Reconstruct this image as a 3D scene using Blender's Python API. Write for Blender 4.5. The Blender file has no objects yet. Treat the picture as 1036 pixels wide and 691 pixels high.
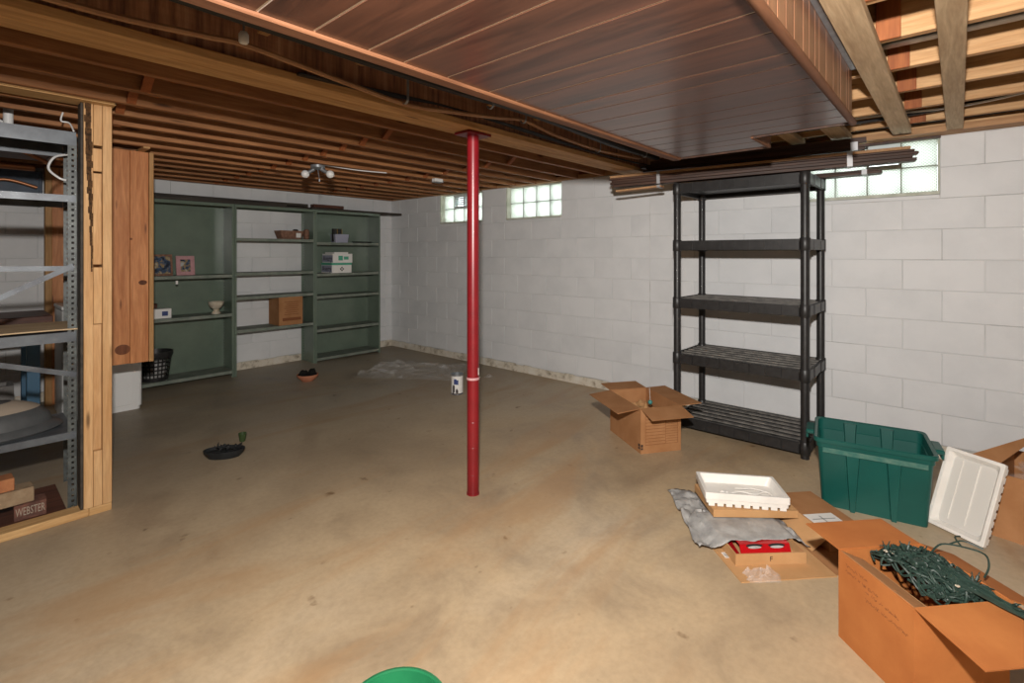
import bpy, bmesh, math, random
from mathutils import Vector, Matrix
random.seed(7)
S = bpy.context.scene
PI = math.pi
# ---------------------------------------------------------------- camera
cam_d = bpy.data.cameras.new('camera'); cam = bpy.data.objects.new('camera', cam_d)
S.collection.objects.link(cam); S.camera = cam
cam.location = (0, 0, 1.33)
cam.rotation_euler = (PI/2, 0, math.radians(41.7 - 90))
cam_d.sensor_width = 36; cam_d.lens = 507/1036*36
cam_d.shift_y = -88.5/1036
cam_d.clip_start = 0.05
# ---------------------------------------------------------------- world, lights, exposure
W = bpy.data.worlds.new('sky'); S.world = W; W.use_nodes = True
W.node_tree.nodes['Background'].inputs[0].default_value = (0.90, 0.97, 1.0, 1)
W.node_tree.nodes['Background'].inputs[1].default_value = 3.7
def area(name, loc, target, size, power, col, spread=PI):
    l = bpy.data.lights.new(name, 'AREA'); l.shape = 'DISK'; l.size = size; l.energy = power; l.color = col; l.spread = spread
    o = bpy.data.objects.new(name, l); S.collection.objects.link(o); o.location = loc
    o.rotation_euler = (Vector(target)-Vector(loc)).to_track_quat('-Z', 'Y').to_euler(); return o
area('camera_flash', (-0.02, 0.01, 1.75), (3.0, 2.2, 1.2), 0.08, 114, (1.0, 0.95, 0.895))
area('added_fill_behind', (-1.2, -1.2, 2.05), (-1.0, -1.0, 0.0), 0.6, 16, (1.0, 0.90, 0.76))  # added unseen fill behind the camera, for dim ambient light
S.view_settings.view_transform = 'Standard'; S.view_settings.look = 'None'
S.view_settings.gamma = 1; S.view_settings.exposure = 0.35
S.view_settings.use_curve_mapping = False

# ---------------------------------------------------------------- materials
def mat(name, base=(.5,.5,.5), rough=.6, metal=0, spec=.5):
    m = bpy.data.materials.new(name); m.use_nodes = True
    b = m.node_tree.nodes['Principled BSDF']
    b.inputs['Base Color'].default_value = (*base, 1); b.inputs['Roughness'].default_value = rough
    b.inputs['Metallic'].default_value = metal; b.inputs['Specular IOR Level'].default_value = spec
    return m, m.node_tree, b
def N(nt, t, **k):
    n = nt.nodes.new(t)
    for a, v in k.items(): setattr(n, a, v)
    return n
def coords(nt, scale, rnd=True):
    tc = N(nt, 'ShaderNodeTexCoord'); mp = N(nt, 'ShaderNodeMapping'); mp.inputs['Scale'].default_value = scale
    if rnd:
        oi = N(nt, 'ShaderNodeObjectInfo'); mul = N(nt, 'ShaderNodeMath', operation='MULTIPLY'); mul.inputs[1].default_value = 37.0
        nt.links.new(oi.outputs['Random'], mul.inputs[0])
        ad = N(nt, 'ShaderNodeVectorMath', operation='ADD')
        nt.links.new(tc.outputs['Object'], ad.inputs[0]); nt.links.new(mul.outputs[0], ad.inputs[1])
        nt.links.new(ad.outputs[0], mp.inputs['Vector'])
    else: nt.links.new(tc.outputs['Object'], mp.inputs['Vector'])
    return mp.outputs['Vector']
def ramp(nt, fac, stops):
    r = N(nt, 'ShaderNodeValToRGB'); nt.links.new(fac, r.inputs[0]); e = r.color_ramp.elements
    e[0].position, e[0].color = stops[0][0], (*stops[0][1], 1); e[1].position, e[1].color = stops[-1][0], (*stops[-1][1], 1)
    for p, c in stops[1:-1]:
        x = e.new(p); x.color = (*c, 1)
    return r.outputs[0]
def noise(nt, vec, scale, detail=4, rough=.55, dist=0):
    n = N(nt, 'ShaderNodeTexNoise'); n.inputs['Scale'].default_value = scale; n.inputs['Detail'].default_value = detail
    n.inputs['Roughness'].default_value = rough; n.inputs['Distortion'].default_value = dist
    nt.links.new(vec, n.inputs['Vector']); return n.outputs['Fac']
def mixc(nt, fac, a, b, mode='MIX'):
    m = N(nt, 'ShaderNodeMix', data_type='RGBA', blend_type=mode)
    if isinstance(fac, float): m.inputs[0].default_value = fac
    else: nt.links.new(fac, m.inputs[0])
    for i, v in ((6, a), (7, b)):
        if isinstance(v, tuple): m.inputs[i].default_value = (*v, 1)
        else: nt.links.new(v, m.inputs[i])
    return m.outputs[2]
def bump(nt, b, h, s=.3, d=.01):
    n = N(nt, 'ShaderNodeBump'); n.inputs['Strength'].default_value = s; n.inputs['Distance'].default_value = d
    nt.links.new(h, n.inputs['Height']); nt.links.new(n.outputs[0], b.inputs['Normal'])
def wood(name, c1, c2, axis='X', dark=None, rough=.65, knots=True, vary=.25, spec=.3):
    m, nt, b = mat(name, c1, rough, 0, spec)
    sc = {'X': (1.2, 14, 14), 'Y': (14, 1.2, 14), 'Z': (14, 14, 1.2)}[axis]
    v = coords(nt, sc)
    g = noise(nt, v, 2.2, 5, .6, .6)
    col = ramp(nt, g, [(.32, c2), (.5, tuple((p+q)/2 for p, q in zip(c1, c2))), (.66, c1)])
    f = noise(nt, v, 9, 3, .5)
    col = mixc(nt, .22, col, ramp(nt, f, [(.35, (.35,.3,.25)), (.65, (1,1,1))]), 'MULTIPLY')
    if knots:
        ks = {'X': (1.6, 9, 9), 'Y': (9, 1.6, 9), 'Z': (9, 9, 1.6)}[axis]
        kv = coords(nt, ks); vo = N(nt, 'ShaderNodeTexVoronoi'); vo.inputs['Scale'].default_value = 1.3
        nt.links.new(kv, vo.inputs['Vector'])
        kf = ramp(nt, vo.outputs['Distance'], [(.05, (1,1,1)), (.12, (0,0,0))])
        col = mixc(nt, kf, col, dark or tuple(x*.35 for x in c2))
    oi = N(nt, 'ShaderNodeObjectInfo')
    vr = ramp(nt, oi.outputs['Random'], [(0, (1-vary,)*3), (1, (1, 1, 1))])
    col = mixc(nt, 1.0, col, vr, 'MULTIPLY')
    nt.links.new(col, b.inputs['Base Color']); bump(nt, b, g, .25, .004)
    return m
def painted(name, c, c2=None, scale=6, rough=.7, spec=.3, bs=.15, bd=.003, metal=0, rnd=True, lo=.35, hi=.65):
    m, nt, b = mat(name, c, rough, metal, spec)
    v = coords(nt, (1,1,1), rnd); n = noise(nt, v, scale, 6, .6)
    nt.links.new(ramp(nt, n, [(lo, c2 or tuple(x*.8 for x in c)), (hi, c)]), b.inputs['Base Color'])
    bump(nt, b, noise(nt, v, scale*8, 4), bs, bd); return m
M = {}
M['joist'] = wood('joist_wood', (.42,.195,.08), (.25,.10,.038), 'X')
M['joist_y'] = wood('joist_wood_light', (.68,.42,.21), (.50,.27,.115), 'Y', vary=.2)
M['brace'] = wood('bridging_wood', (.42,.14,.045), (.26,.075,.025), 'Z', knots=False)
M['furring'] = wood('weathered_furring', (.70,.53,.33), (.48,.33,.19), 'X')
M['beam_bottom'] = wood('beam_pine', (.66,.40,.18), (.42,.22,.08), 'X', vary=.05)
M['stud'] = wood('stud_pine', (.66,.41,.20), (.50,.27,.11), 'Z', vary=.15)
M['sill'] = wood('sill_pine', (.66,.42,.19), (.50,.28,.11), 'X', vary=.1)
M['pine_red'] = wood('orange_pine_board', (.72,.32,.13), (.50,.18,.06), 'Z', dark=(.10,.03,.012), rough=.5)
M['pine_edge'] = wood('pine_edge', (.62,.36,.16), (.48,.25,.09), 'Z', knots=False)
M['subfloor'] = wood('subfloor_board', (.07,.035,.02), (.03,.015,.009), 'Y', knots=False)  # near-black: shade of the gaps between joists put into the colour
M['trim_dark'] = wood('dark_trim', (.10,.045,.026), (.035,.016,.010), 'X', knots=False, rough=.55, spec=.35)
M['trim_tan'] = wood('raw_trim_edge', (.52,.30,.15), (.38,.20,.09), 'Y', knots=False)
M['trim_orange'] = wood('stained_moulding', (.24,.105,.05), (.15,.06,.028), 'X', knots=False, rough=.6, spec=.3)
M['redwood'] = wood('dark_red_plank', (.16,.06,.035), (.07,.028,.02), 'X', knots=False, rough=.5)
M['old_board'] = wood('old_dark_board', (.075,.062,.05), (.035,.03,.025), 'X', knots=False)
# beam side with vertical staining
def _():
    m, nt, b = mat('beam_side_stained', (.3,.15,.08), .6)
    v = coords(nt, (22, 1, 1.5), False); n = noise(nt, v, 1.6, 5, .65)
    v2 = coords(nt, (1.1, 1, 12), False); n2 = noise(nt, v2, 2, 3)
    c = ramp(nt, n, [(.30, (.13,.065,.045)), (.5, (.42,.20,.11)), (.68, (.60,.34,.20))])
    c = mixc(nt, .4, c, ramp(nt, n2, [(.3, (.4,.4,.45)), (.6, (1,1,1))]), 'MULTIPLY')
    nt.links.new(c, b.inputs['Base Color']); bump(nt, b, n, .3, .004); M['beam_side'] = m
_()
def panel_mat(name, axis, a, c):
    m, nt, b = mat(name, a, .28, 0, .55)
    sc = {'Y': (7, .7, 7), 'Z': (7, 7, .9)}[axis]
    v = coords(nt, sc); n = noise(nt, v, 2.4, 6, .62, 1.0)
    col = ramp(nt, n, [(.28, c), (.47, tuple(p*.55+q*.45 for p, q in zip(a, c))), (.68, a)])
    nt.links.new(col, b.inputs['Base Color']); b.inputs['Coat Weight'].default_value = .25; b.inputs['Coat Roughness'].default_value = .25
    return m
M['panel'] = panel_mat('brown_wood_panelling', 'Y', (.125,.050,.028), (.030,.013,.009))
M['panel_side'] = panel_mat('brown_wood_panelling_upright', 'Z', (.26,.115,.06), (.13,.055,.03))
M['groove'] = mat('pale_groove', (.85,.78,.70), .5)[0]
def _():
    m, nt, b = mat('white_block_paint', (.7,.7,.69), .55, 0, .35)
    v = coords(nt, (1,1,1)); n = noise(nt, v, 3.0, 6, .6); f = noise(nt, v, 90, 4, .6)
    col = ramp(nt, n, [(.3, (.60,.608,.615)), (.6, (.675,.68,.685))])
    nt.links.new(col, b.inputs['Base Color']); bump(nt, b, f, .35, .002); M['block'] = m
    m, nt, b = mat('painted_mortar', (.60,.59,.57), .7); v = coords(nt, (1,1,1), False)
    nt.links.new(ramp(nt, noise(nt, v, 2.5, 6), [(.36, (.42,.42,.41)), (.5, (.63,.632,.63))]), b.inputs['Base Color']); bump(nt, b, noise(nt, v, 60), .4, .003); M['mortar'] = m
    m, nt, b = mat('stained_wall_base', (.62,.58,.50), .8); v = coords(nt, (1,1,1), False)
    nt.links.new(ramp(nt, noise(nt, v, 7, 7, .7), [(.33, (.22,.18,.13)), (.47, (.60,.54,.44)), (.7, (.68,.65,.58))]), b.inputs['Base Color']); bump(nt, b, noise(nt, v, 30), .5, .006); M['wallbase'] = m
_()
def _():
    m, nt, b = mat('concrete_floor', (.5,.38,.25), .55, 0, .35)
    v = coords(nt, (1,1,1), False)
    big = noise(nt, v, .55, 5, .6, .4); mid = noise(nt, v, 2.4, 7, .65, .6); fine = noise(nt, v, 38, 5, .65); spots = noise(nt, v, 9, 3, .5)
    c = ramp(nt, big, [(.35, (.37,.275,.175)), (.5, (.475,.36,.23)), (.65, (.52,.415,.29))])
    c = mixc(nt, .75, c, ramp(nt, mid, [(.30, (.62,.60,.60)), (.48, (.93,.92,.90)), (.66, (1.10,1.07,1.02))]), 'MULTIPLY')
    c = mixc(nt, .35, c, ramp(nt, fine, [(.35, (.78,.76,.73)), (.6, (1.05,1.05,1.05))]), 'MULTIPLY')
    c = mixc(nt, 1.0, c, ramp(nt, spots, [(.24, (.45,.38,.32)), (.31, (1,1,1))]), 'MULTIPLY')
    mp = N(nt, 'ShaderNodeMapping'); mp.inputs['Rotation'].default_value = (0,0,.5); mp.inputs['Scale'].default_value = (.35, 1.6, 1); nt.links.new(v, mp.inputs['Vector'])
    rust = noise(nt, mp.outputs[0], 1.1, 7, .62, 1.2)
    rr = N(nt, 'ShaderNodeValToRGB'); nt.links.new(rust, rr.inputs[0]); rr.color_ramp.elements[0].position = .52; rr.color_ramp.elements[1].position = .66
    rr.color_ramp.elements[0].color = (0,0,0,1); rr.color_ramp.elements[1].color = (.5,.5,.5,1)
    c = mixc(nt, rr.outputs[0], c, (.40,.225,.10))
    # far slab darker and cooler: light falloff and window light painted into the colour
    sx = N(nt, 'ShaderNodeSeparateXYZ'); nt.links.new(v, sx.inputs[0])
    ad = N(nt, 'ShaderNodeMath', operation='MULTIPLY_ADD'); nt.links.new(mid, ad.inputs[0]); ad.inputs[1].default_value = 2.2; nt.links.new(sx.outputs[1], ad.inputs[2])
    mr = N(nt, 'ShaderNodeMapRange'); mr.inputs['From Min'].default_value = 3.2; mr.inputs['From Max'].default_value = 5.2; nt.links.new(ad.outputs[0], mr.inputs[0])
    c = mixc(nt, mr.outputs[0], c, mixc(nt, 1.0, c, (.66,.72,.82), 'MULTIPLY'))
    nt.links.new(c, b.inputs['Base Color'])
    nt.links.new(ramp(nt, mid, [(.3, (.38,.38,.38)), (.7, (.62,.62,.62))]), b.inputs['Roughness'])
    bump(nt, b, fine, .18, .004); M['floor'] = m
_()
M['green_metal'] = painted('green_grey_enamel', (.150,.195,.150), (.118,.158,.122), 3, .27, .55, .05, .001)
M['green_metal_dusty'] = painted('dusty_green_shelf', (.23,.25,.21), (.14,.17,.14), 9, .6, .3)
M['red'] = painted('red_enamel', (.21,.008,.013), (.15,.006,.009), 5, .34, .5, .05, .001)
M['black_plastic'] = painted('black_resin', (.024,.023,.023), (.014,.013,.013), 30, .42, .45, .2, .001)
M['resin_dusty'] = painted('dusty_black_resin', (.20,.185,.165), (.08,.075,.07), 18, .6, .35, .2, .001)
M['teal'] = painted('green_tote_plastic', (.008,.090,.074), (.006,.072,.060), 4, .38, .45, .05, .001)
M['teal_scuff'] = painted('scuffed_tote_band', (.10,.19,.15), (.02,.12,.10), 14, .5, .3)
M['white_plastic'] = painted('white_plastic', (.80,.77,.72), (.72,.69,.64), 10, .4, .4, .05, .001)
M['white_inner'] = mat('milky_inset', (.62,.60,.56), .45)[0]
M['card'] = painted('brown_cardboard', (.40,.20,.09), (.33,.155,.065), 7, .85, .15)
M['card_light'] = painted('tan_cardboard', (.52,.30,.14), (.45,.25,.11), 7, .85, .15)
M['card_orange'] = painted('orange_cardboard', (.45,.165,.048), (.37,.125,.035), 5, .8, .2)
M['card_dark'] = painted('dark_cardboard', (.24,.10,.045), (.18,.07,.03), 5, .8, .2)
M['ink'] = mat('black_ink', (.03,.02,.02), .6)[0]
M['ink_brown'] = mat('brown_pen', (.20,.065,.018), .8)[0]
M['steel'] = painted('galvanised_steel', (.36,.38,.40), (.24,.26,.28), 25, .38, .5, .1, .001, .6)
M['grey_rack'] = painted('grey_rack_enamel', (.10,.11,.105), (.045,.05,.05), 22, .45, .5, .1, .001, .2)
M['rack_shelf'] = painted('grey_rack_shelf', (.12,.135,.15), (.065,.07,.08), 8, .4, .5, .05, .001, .3)
M['cloth'] = painted('grey_tarp', (.44,.43,.41), (.27,.265,.26), 14, .42, .4, .5, .004)
M['wire_green'] = painted('green_wire', (.028,.055,.043), (.012,.026,.020), 40, .5, .5)
M['black'] = mat('matt_black', (.012,.012,.012), .5)[0]
M['black_cable'] = mat('black_cable', (.02,.018,.018), .4)[0]
M['white'] = mat('white_enamel', (.72,.72,.71), .35)[0]
M['paper'] = mat('white_paper', (.75,.73,.70), .6)[0]
M['terracotta'] = painted('terracotta', (.50,.21,.12), (.42,.16,.09), 20, .8, .2)
M['soil'] = painted('dark_soil', (.02,.018,.015), (.012,.01,.01), 60, .9, .2, 1, .01)
M['dark_leaf'] = painted('blackened_leaf', (.018,.02,.022), (.010,.011,.012), 25, .5, .4, .5, .004)
M['olive'] = mat('dark_green_cup', (.035,.06,.02), .35)[0]
M['pink'] = painted('pink_frame', (.50,.28,.29), (.42,.22,.23), 30, .6)
M['brick'] = painted('dark_red_brick', (.20,.09,.065), (.10,.05,.04), 30, .9, .2, .6, .004)
M['brick_orange'] = painted('orange_brick', (.44,.19,.085), (.34,.13,.06), 25, .9, .2, .6, .004)
M['brick_tan'] = painted('tan_brick', (.34,.25,.16), (.26,.18,.11), 25, .9, .2, .6, .004)
M['copper'] = mat('copper_pipe', (.45,.20,.10), .4, .7)[0]
M['conduit'] = painted('tan_sheathed_cable', (.42,.24,.13), (.33,.17,.09), 12, .5)
M['navy'] = painted('blue_grey_box', (.075,.10,.14), (.05,.07,.10), 10, .5)
M['blue'] = mat('blue_enamel', (.035,.11,.19), .45)[0]
M['gold'] = mat('brass_strip', (.5,.33,.08), .4, .5)[0]
M['green_bucket'] = painted('green_bucket', (.02,.19,.075), (.015,.15,.06), 8, .35, .5)
M['dusty_tan'] = mat('tan_band', (.33,.27,.21), .6)[0]
M['lidgrey'] = painted('charcoal_plastic', (.075,.078,.08), (.055,.058,.06), 10, .45, .4)
M['lav'] = mat('lavender_plastic', (.32,.33,.42), .45)[0]
M['mint'] = mat('mint_card', (.08,.36,.24), .6)[0]
M['cream'] = painted('cream_ceramic', (.62,.56,.45), (.48,.40,.30), 20, .4)
M['darkblue_ink'] = mat('navy_print', (.03,.05,.17), .6)[0]
M['tape'] = mat('silver_tape', (.33,.33,.34), .4, .3)[0]
M['wicker'] = painted('brown_wicker', (.28,.15,.10), (.16,.08,.05), 45, .7, .3, .8, .003)
M['grime'] = painted('dirty_window_frame', (.58,.59,.52), (.40,.42,.34), 9, .7)
M['win_joint'] = mat('window_mortar', (.22,.24,.19), .8)[0]
M['bark'] = painted('dark_bark', (.14,.07,.03), (.03,.018,.01), 60, .9, .2, 1, .004)
M['vent'] = mat('vent_metal', (.55,.62,.62), .5)[0]
M['photo'] = None
def _():
    m, nt, b = mat('photo_print', (.2,.2,.2), .3); v = coords(nt, (1,1,1)); n = noise(nt, v, 22, 3, .5, .3)
    nt.links.new(ramp(nt, n, [(.36, (.01,.012,.02)), (.48, (.05,.09,.16)), (.56, (.30,.20,.07)), (.68, (.40,.42,.42))]), b.inputs['Base Color']); M['photo'] = m
    m, nt, b = mat('clear_plastic_film', (.9,.9,.9), .12, 0, .6)
    b.inputs['Alpha'].default_value = .08; M['film'] = m
    m, nt, b = mat('clear_plastic_bag', (.9,.9,.9), .2, 0, .6); b.inputs['Alpha'].default_value = .17; M['bag'] = m
    # glass block: patterned, translucent to daylight
    m = bpy.data.materials.new('glass_block'); m.use_nodes = True; nt = m.node_tree; nt.nodes.clear()
    out = N(nt, 'ShaderNodeOutputMaterial'); tr = N(nt, 'ShaderNodeBsdfTranslucent'); gl = N(nt, 'ShaderNodeBsdfGlossy'); ts = N(nt, 'ShaderNodeBsdfTransparent')
    v = coords(nt, (1,1,1), False); sp = N(nt, 'ShaderNodeSeparateXYZ'); nt.links.new(v, sp.inputs[0])
    def wav(op):
        a = N(nt, 'ShaderNodeMath', operation=op); nt.links.new(sp.outputs[1], a.inputs[0]); nt.links.new(sp.outputs[2], a.inputs[1])
        q = N(nt, 'ShaderNodeMath', operation='MULTIPLY'); q.inputs[1].default_value = 330; nt.links.new(a.outputs[0], q.inputs[0])
        w = N(nt, 'ShaderNodeMath', operation='SINE'); nt.links.new(q.outputs[0], w.inputs[0]); return w.outputs[0]
    mx = N(nt, 'ShaderNodeMath', operation='MAXIMUM'); nt.links.new(wav('ADD'), mx.inputs[0]); nt.links.new(wav('SUBTRACT'), mx.inputs[1])
    col = ramp(nt, mx.outputs[0], [(.35, (.60,.63,.57)), (.95, (.97,.97,.94))])
    nt.links.new(col, tr.inputs[0]); gl.inputs['Roughness'].default_value = .15; gl.inputs[0].default_value = (.8,.8,.8,1)
    ts.inputs[0].default_value = (.95,.97,.95,1)
    m1 = N(nt, 'ShaderNodeMixShader'); m1.inputs[0].default_value = .12; nt.links.new(tr.outputs[0], m1.inputs[1]); nt.links.new(ts.outputs[0], m1.inputs[2])
    m2 = N(nt, 'ShaderNodeMixShader'); m2.inputs[0].default_value = .06; nt.links.new(m1.outputs[0], m2.inputs[1]); nt.links.new(gl.outputs[0], m2.inputs[2])
    nt.links.new(m2.outputs[0], out.inputs[0]); M['glass'] = m
_()

# ---------------------------------------------------------------- geometry helpers
def chain(o):
    m = Matrix.Identity(4)
    while o: m = o.matrix_basis @ m; o = o.parent
    return m
def obj(name, bm, m, parent=None, world=False, smooth=False, loc=None, kind=None):
    me = bpy.data.meshes.new(name)
    bmesh.ops.recalc_face_normals(bm, faces=bm.faces)
    if world and parent: bm.transform(chain(parent).inverted())
    bm.to_mesh(me); bm.free()
    if smooth:
        for p in me.polygons: p.use_smooth = True
        try: me.set_sharp_from_angle(angle=math.radians(40))
        except Exception: pass
    me.materials.append(M[m] if isinstance(m, str) else m)
    o = bpy.data.objects.new(name, me); S.collection.objects.link(o)
    if parent: o.parent = parent
    if loc: o.location = loc
    if kind: o['kind'] = kind
    return o
def inst(src, parent, loc, rot=None, scale=None):
    o = bpy.data.objects.new(src.name.split('.')[0], src.data); S.collection.objects.link(o); o.parent = parent; o.location = loc
    if rot: o.rotation_euler = rot
    if scale: o.scale = scale
    return o
def thing(name, label, cat, loc=(0,0,0), rz=0, group=None, rot=None):
    o = bpy.data.objects.new(name, None); o.empty_display_size = .1; S.collection.objects.link(o); o.location = loc
    o.rotation_euler = rot or (0, 0, rz); return tag(o, label, cat, group)
def tag(o, label, cat, group=None):
    o['label'] = label; o['category'] = cat
    if group: o['group'] = group
    return o
def B(): return bmesh.new()
def box(bm, x0, x1, y0, y1, z0, z1, bev=0, mtx=None):
    r = bmesh.ops.create_cube(bm, size=1); vs = r['verts']
    for v in vs: v.co = Vector(((x0+x1)/2+v.co.x*(x1-x0), (y0+y1)/2+v.co.y*(y1-y0), (z0+z1)/2+v.co.z*(z1-z0)))
    if bev:
        es = list({e for v in vs for e in v.link_edges})
        r = bmesh.ops.bevel(bm, geom=es, offset=bev, segments=1, affect='EDGES'); vs = list({v for f in r['faces'] for v in f.verts})
    if mtx: bmesh.ops.transform(bm, matrix=mtx, verts=vs)
    return vs
def bx(*a, **k):
    bm = B(); box(bm, *a, **k); return bm
def tube(bm, pts, r, n=8, caps=True, radii=None):
    pts = [Vector(p) for p in pts]; rings = []; up = None
    for i, p in enumerate(pts):
        d = (pts[min(i+1, len(pts)-1)]-pts[max(i-1, 0)]).normalized()
        if up is None: up = d.orthogonal().normalized()
        up = (up - d*up.dot(d))
        up = up.normalized() if up.length > 1e-5 else d.orthogonal().normalized()
        s = d.cross(up); rr = radii[i] if radii else r
        rings.append([bm.verts.new(p+(up*math.cos(a)+s*math.sin(a))*rr) for a in (2*PI*k/n for k in range(n))])
    for a, b in zip(rings, rings[1:]):
        for k in range(n): bm.faces.new((a[k], a[(k+1) % n], b[(k+1) % n], b[k]))
    if caps: bm.faces.new(rings[0][::-1]); bm.faces.new(rings[-1])
def spline(pts, k=6):
    pts = [Vector(p) for p in pts]; out = []
    P_ = [pts[0]] + pts + [pts[-1]]
    for i in range(1, len(P_)-2):
        a, b, c, d = P_[i-1:i+3]
        for j in range(k):
            t = j/k; out.append(.5*((2*b)+(c-a)*t+(2*a-5*b+4*c-d)*t*t+(3*b-a-3*c+d)*t**3))
    out.append(pts[-1]); return out
def loft(bm, loops, cap0=True, cap1=True, closed=True):
    R = [[bm.verts.new(p) for p in L] for L in loops]
    for a, b in zip(R, R[1:]):
        n = len(a)
        for k in range(n if closed else n-1): bm.faces.new((a[k], a[(k+1) % n], b[(k+1) % n], b[k]))
    if cap0: bm.faces.new(R[0][::-1])
    if cap1: bm.faces.new(R[-1])
def circ(r, z, n=24, cx=0, cy=0, ry=None): return [(cx+r*math.cos(2*PI*k/n), cy+(ry or r)*math.sin(2*PI*k/n), z) for k in range(n)]
def lathe(prof, n=24, cap0=True, cap1=True, ratio=1):
    bm = B(); loft(bm, [circ(r, z, n, ry=r*ratio) for r, z in prof], cap0, cap1); return bm
def rrect(w, d, r, z, n=4, cx=0, cy=0):
    out = []
    for qx, qy, a0 in ((1,1,0), (-1,1,PI/2), (-1,-1,PI), (1,-1,3*PI/2)):
        for k in range(n+1):
            a = a0+PI/2*k/n; out.append((cx+qx*(w/2-r)+r*math.cos(a), cy+qy*(d/2-r)+r*math.sin(a), z))
    return out
def quad_slab(bm, pts, t):
    """closed slab of thickness t under a (possibly tilted) quad"""
    p = [Vector(q) for q in pts]; n = (p[1]-p[0]).cross(p[2]-p[0]).normalized()
    a = [bm.verts.new(q) for q in p]; b = [bm.verts.new(q-n*t) for q in p]
    bm.faces.new(a); bm.faces.new(b[::-1])
    for k in range(4): bm.faces.new((a[k], b[k], b[(k+1) % 4], a[(k+1) % 4]))
def text_bm(s, size, ext=.0005, mtx=None):
    c = bpy.data.curves.new('t', 'FONT'); c.body = s; c.size = size; c.extrude = ext; c.align_x = 'CENTER'; c.align_y = 'CENTER'; c.resolution_u = 2
    o = bpy.data.objects.new('t', c); S.collection.objects.link(o); dg = bpy.context.evaluated_depsgraph_get(); dg.update()
    me = bpy.data.meshes.new_from_object(o.evaluated_get(dg)); bm = B(); bm.from_mesh(me)
    bpy.data.objects.remove(o); bpy.data.meshes.remove(me)
    if mtx: bm.transform(mtx)
    return bm
FACE_NY = Matrix.Rotation(PI/2, 4, 'X')       # text that faces -Y

# ---------------------------------------------------------------- setting: floor and walls
XR, YB, XL, YN, ZT = 4.29, 6.17, -2.6, -2.6, 2.10
fl = obj('floor', bx(XL-.3, XR+.4, YN-.3, YB+.4, -.15, 0), 'floor', kind='structure')
wl = obj('wall_left', bx(XL-.2, XL, YN-.2, YB+.2, 0, 2.36), 'mortar', kind='structure')
wn = obj('wall_near', bx(XL, XR+.25, YN-.2, YN, 0, 2.36), 'mortar', kind='structure')
wins = [(4.31, 5.09), (3.125, 3.914), (0.09, 0.878)]; WZ0, WZ1 = 1.72, ZT
bm = B(); T = .25
ys = [YN] + [v for w in sorted(wins) for v in w] + [YB+.25]
for k in range(0, len(ys), 2): box(bm, XR+.004, XR+T, ys[k], ys[k+1], 0, ZT)
for a, b in wins: box(bm, XR+.004, XR+T, a, b, 0, WZ0)
wr = obj('wall_right', bm, 'mortar', kind='structure')
wb = obj('wall_back', bx(XL, XR+.004, YB+.004, YB+.25, 0, ZT), 'mortar', kind='structure')
CH, Z0 = .2007, .087
blockmesh = {}
def block(parent, L, H, pos, rz):
    key = (round(L, 3), round(H, 3))
    if key not in blockmesh:
        o = obj('block', bx(-L/2+.0016, L/2-.0016, -.006, .006, -H/2+.0016, H/2-.0016, .0018), 'block', parent); blockmesh[key] = o
        o.location = pos; o.rotation_euler = (0, 0, rz)
    else:
        inst(blockmesh[key], parent, pos, (0, 0, rz))
def lay(parent, lo, hi, off, place, holes=()):
    k = 0
    while Z0+k*CH < ZT-.02:
        za, zb = Z0+k*CH, min(Z0+(k+1)*CH, ZT)
        j0 = off + (.203 if k % 2 else 0); a = j0 - math.ceil((j0-lo)/.406)*.406
        cuts = {lo, hi}
        while a < hi:
            if a > lo+.03 and a < hi-.03: cuts.add(round(a, 4))
            a += .406
        for h0, h1, hz in holes:
            if zb > hz+.05:
                cuts = {c for c in cuts if not (h0-.04 < c < h1+.04)} | {h0, h1}
        cs = sorted(cuts)
        for p, q in zip(cs, cs[1:]):
            if any(abs(p-h0) < .001 and abs(q-h1) < .001 and zb > hz+.05 for h0, h1, hz in holes):
                if za < hz-.02: block(parent, q-p, hz-za, place((p+q)/2, (za+hz)/2), ROT)
                continue
            block(parent, q-p, zb-za, place((p+q)/2, (za+zb)/2), ROT)
        k += 1
ROT = PI/2
lay(wr, -.75, 2.118, .08, lambda s, z: (XR+.004, s, z), [(wins[2][0], wins[2][1], WZ0)])
lay(wr, 2.122, YB, .08, lambda s, z: (XR+.004, s, z), [(w[0], w[1], WZ0) for w in wins[:2]])
ROT = 0
lay(wb, .0, XR, .12, lambda s, z: (s, YB+.004, z))
def base_strip(name, p0, p1, rot):
    bm = B(); n = 60; L = (Vector(p1)-Vector(p0)).length
    for i in range(n):
        a, b = i*L/n, (i+1)*L/n; h = .075+.012*random.random()
        box(bm, a, b, -.012, 0, 0, h)
    o = obj(name, bm, 'wallbase', kind='structure'); o.location = p0; o.rotation_euler = (0, 0, rot); return o
base_strip('baseboard_right', (XR-.0035, YB-.012, 0), (XR-.0035, -.7, 0), -PI/2)
base_strip('baseboard_back', (0, YB-.0035, 0), (XR-.02, YB-.0035, 0), 0)
obj('control_joint', bx(XR-.0045, XR, 2.116, 2.1235, .09, ZT-.003), 'mortar', wr)

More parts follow.
